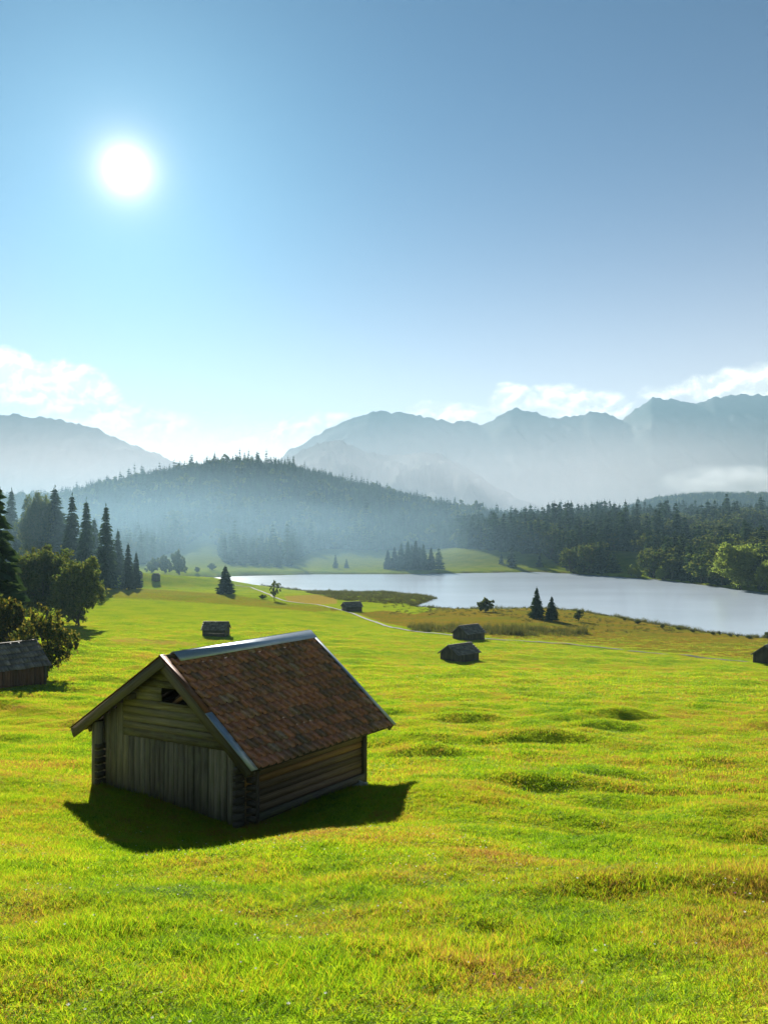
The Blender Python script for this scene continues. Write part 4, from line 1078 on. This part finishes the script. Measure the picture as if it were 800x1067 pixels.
sc_ = vmath('SCALE', sky.outputs[0]); sc_.inputs['Scale'].default_value = SKY_K
gm = n.new('ShaderNodeGamma'); n.link(sc_.outputs[0], gm.inputs[0]); gm.inputs[1].default_value = SKY_P
tint = vmath('MULTIPLY', gm.outputs[0], tuple(10 * t for t in SKY_T))
# the sun itself and the bright ring of sky round it
dirv = vmath('NORMALIZE', n.new('ShaderNodeTexCoord').outputs['Generated'])
cosang = vmath('DOT_PRODUCT', dirv.outputs[0], tuple(float(v) for v in SUN)).outputs['Value']
ang = n.math('ARCCOSINE', n.math('MAXIMUM', n.math('MINIMUM', cosang, 1.0), -1.0))
core = n.math('MULTIPLY', n.math('LESS_THAN', ang, .013), 60.0)
aur = n.math('MULTIPLY', n.math('EXPONENT', n.math('MULTIPLY', ang, -1 / .012)), 13.0)
aur2 = n.math('MULTIPLY', n.math('EXPONENT', n.math('MULTIPLY', ang, -1 / .12)), .8)
glow = n.math('ADD', n.math('ADD', core, aur), aur2)
gl = vmath('SCALE', (1.1, .92, .75)); n.link(glow, gl.inputs['Scale'])
zen = n.new('ShaderNodeSeparateXYZ'); n.link(dirv.outputs[0], zen.inputs[0])
hor = vmath('SCALE', (1.85, 1.36, 1.02)); n.link(n.math('MULTIPLY', n.math('EXPONENT', n.math('MULTIPLY', n.math('MAXIMUM', zen.outputs['Z'], 0), -1 / .09)), 7.0), hor.inputs['Scale'])
tot = vmath('ADD', vmath('ADD', tint.outputs[0], gl.outputs[0]).outputs[0], hor.outputs[0])
# banks of cloud low over the mountains
uv = n.new('ShaderNodeCombineXYZ'); ysafe = n.math('MAXIMUM', zen.outputs['Y'], .05)
n.link(n.math('DIVIDE', zen.outputs['X'], ysafe), uv.inputs[0]); n.link(n.math('DIVIDE', zen.outputs['Z'], ysafe), uv.inputs[1])
dens = None
for (cx_, cy_, rx_, ry_, k_) in CLOUDS:
    q = vmath('MULTIPLY', vmath('SUBTRACT', uv.outputs[0], ((cx_ - CX) / F, (HY - cy_) / F, 0)).outputs[0], (F / (rx_ * 1.1), F / (ry_ * 1.3), 0))
    e = n.math('MULTIPLY', n.math('EXPONENT', n.math('MULTIPLY', vmath('DOT_PRODUCT', q.outputs[0], q.outputs[0]).outputs['Value'], -1)), k_)
    dens = e if dens is None else n.math('ADD', dens, e)
cn = n.noise(26, 8, .56, n.mapping(uv.outputs[0], (1, 1.35, 1)), .3); cn2 = n.noise(26, 8, .56, n.mapping(vmath('ADD', uv.outputs[0], (.004, -.006, 0)).outputs[0], (1, 1.35, 1)), .3)
wgt = n.math('MULTIPLY', dens, 2.2, clamp=True)
cm = n.ramp(n.math('MULTIPLY_ADD', n.math('MULTIPLY', n.math('SUBTRACT', cn, .5), wgt), 1.9, dens), [(.22, (0, 0, 0)), (.45, (.6, .6, .6)), (.75, (1, 1, 1))])
lit = n.math('MAXIMUM', n.math('MULTIPLY_ADD', n.math('SUBTRACT', cn, cn2), 3.5, .9), .72)
cl = vmath('SCALE', (4.8, 4.7, 4.5)); n.link(lit, cl.inputs['Scale'])
front = n.math('MULTIPLY', cm, n.math('GREATER_THAN', zen.outputs['Y'], .1))
tot_c = n.mix(n.math('MULTIPLY', front, .95), tot.outputs[0], cl.outputs[0])
below = vmath('SCALE', tot_c); n.link(n.math('MULTIPLY_ADD', zen.outputs['Z'], 25.0, 1.0, clamp=True), below.inputs['Scale'])     # no sky light from under the horizon
bg = n.new('ShaderNodeBackground'); n.link(below.outputs[0], bg.inputs[0]); bg.inputs[1].default_value = .10
wo = n.new('ShaderNodeOutputWorld'); n.link(bg.outputs[0], wo.inputs[0])
sl = bpy.data.lights.new('sun', 'SUN'); sl.energy = 5.0; sl.angle = R(.5); sl.color = (1, .95, .86)
so = bpy.data.objects.new('sun', sl); COL.objects.link(so); so.rotation_euler = Vector((-SUN[0], -SUN[1], -SUN[2])).to_track_quat('-Z', 'Y').to_euler()
cam = bpy.data.cameras.new('camera'); co = bpy.data.objects.new('camera', cam); COL.objects.link(co); scene.camera = co
cam.sensor_fit = 'HORIZONTAL'; cam.sensor_width = 36; cam.lens = F / 800 * 36; cam.clip_start = .05; cam.clip_end = 60000
co.rotation_euler = (R(90) + math.atan((HY - 533.5) / F), 0, 0)
vs = scene.view_settings; vs.view_transform = 'Standard'; vs.look = 'None'; vs.exposure = 2.1; vs.gamma = 1; vs.use_curve_mapping = False
c = scene.cycles; c.use_denoising = True; c.max_bounces = 6; c.diffuse_bounces = 3; c.transmission_bounces = 4; c.volume_bounces = 1; c.transparent_max_bounces = 8
try: c.denoiser = 'OPENIMAGEDENOISE'
except Exception: pass
for (a, b, z) in [(AN, BL, 0), (AN, BR, 0), (AF, BR, 0), (AF, BL, 0), (2.7, 0, 0)]:
    q = HP(a, b, 0); print('hut ground', a, b, H(q[:1], q[1:2]))
for q in ((-8.1, 21.94), (.09, 19.87), (-3.97, 16.5)): print('ground', q, H(np.array([q[0]]), np.array([q[1]])))
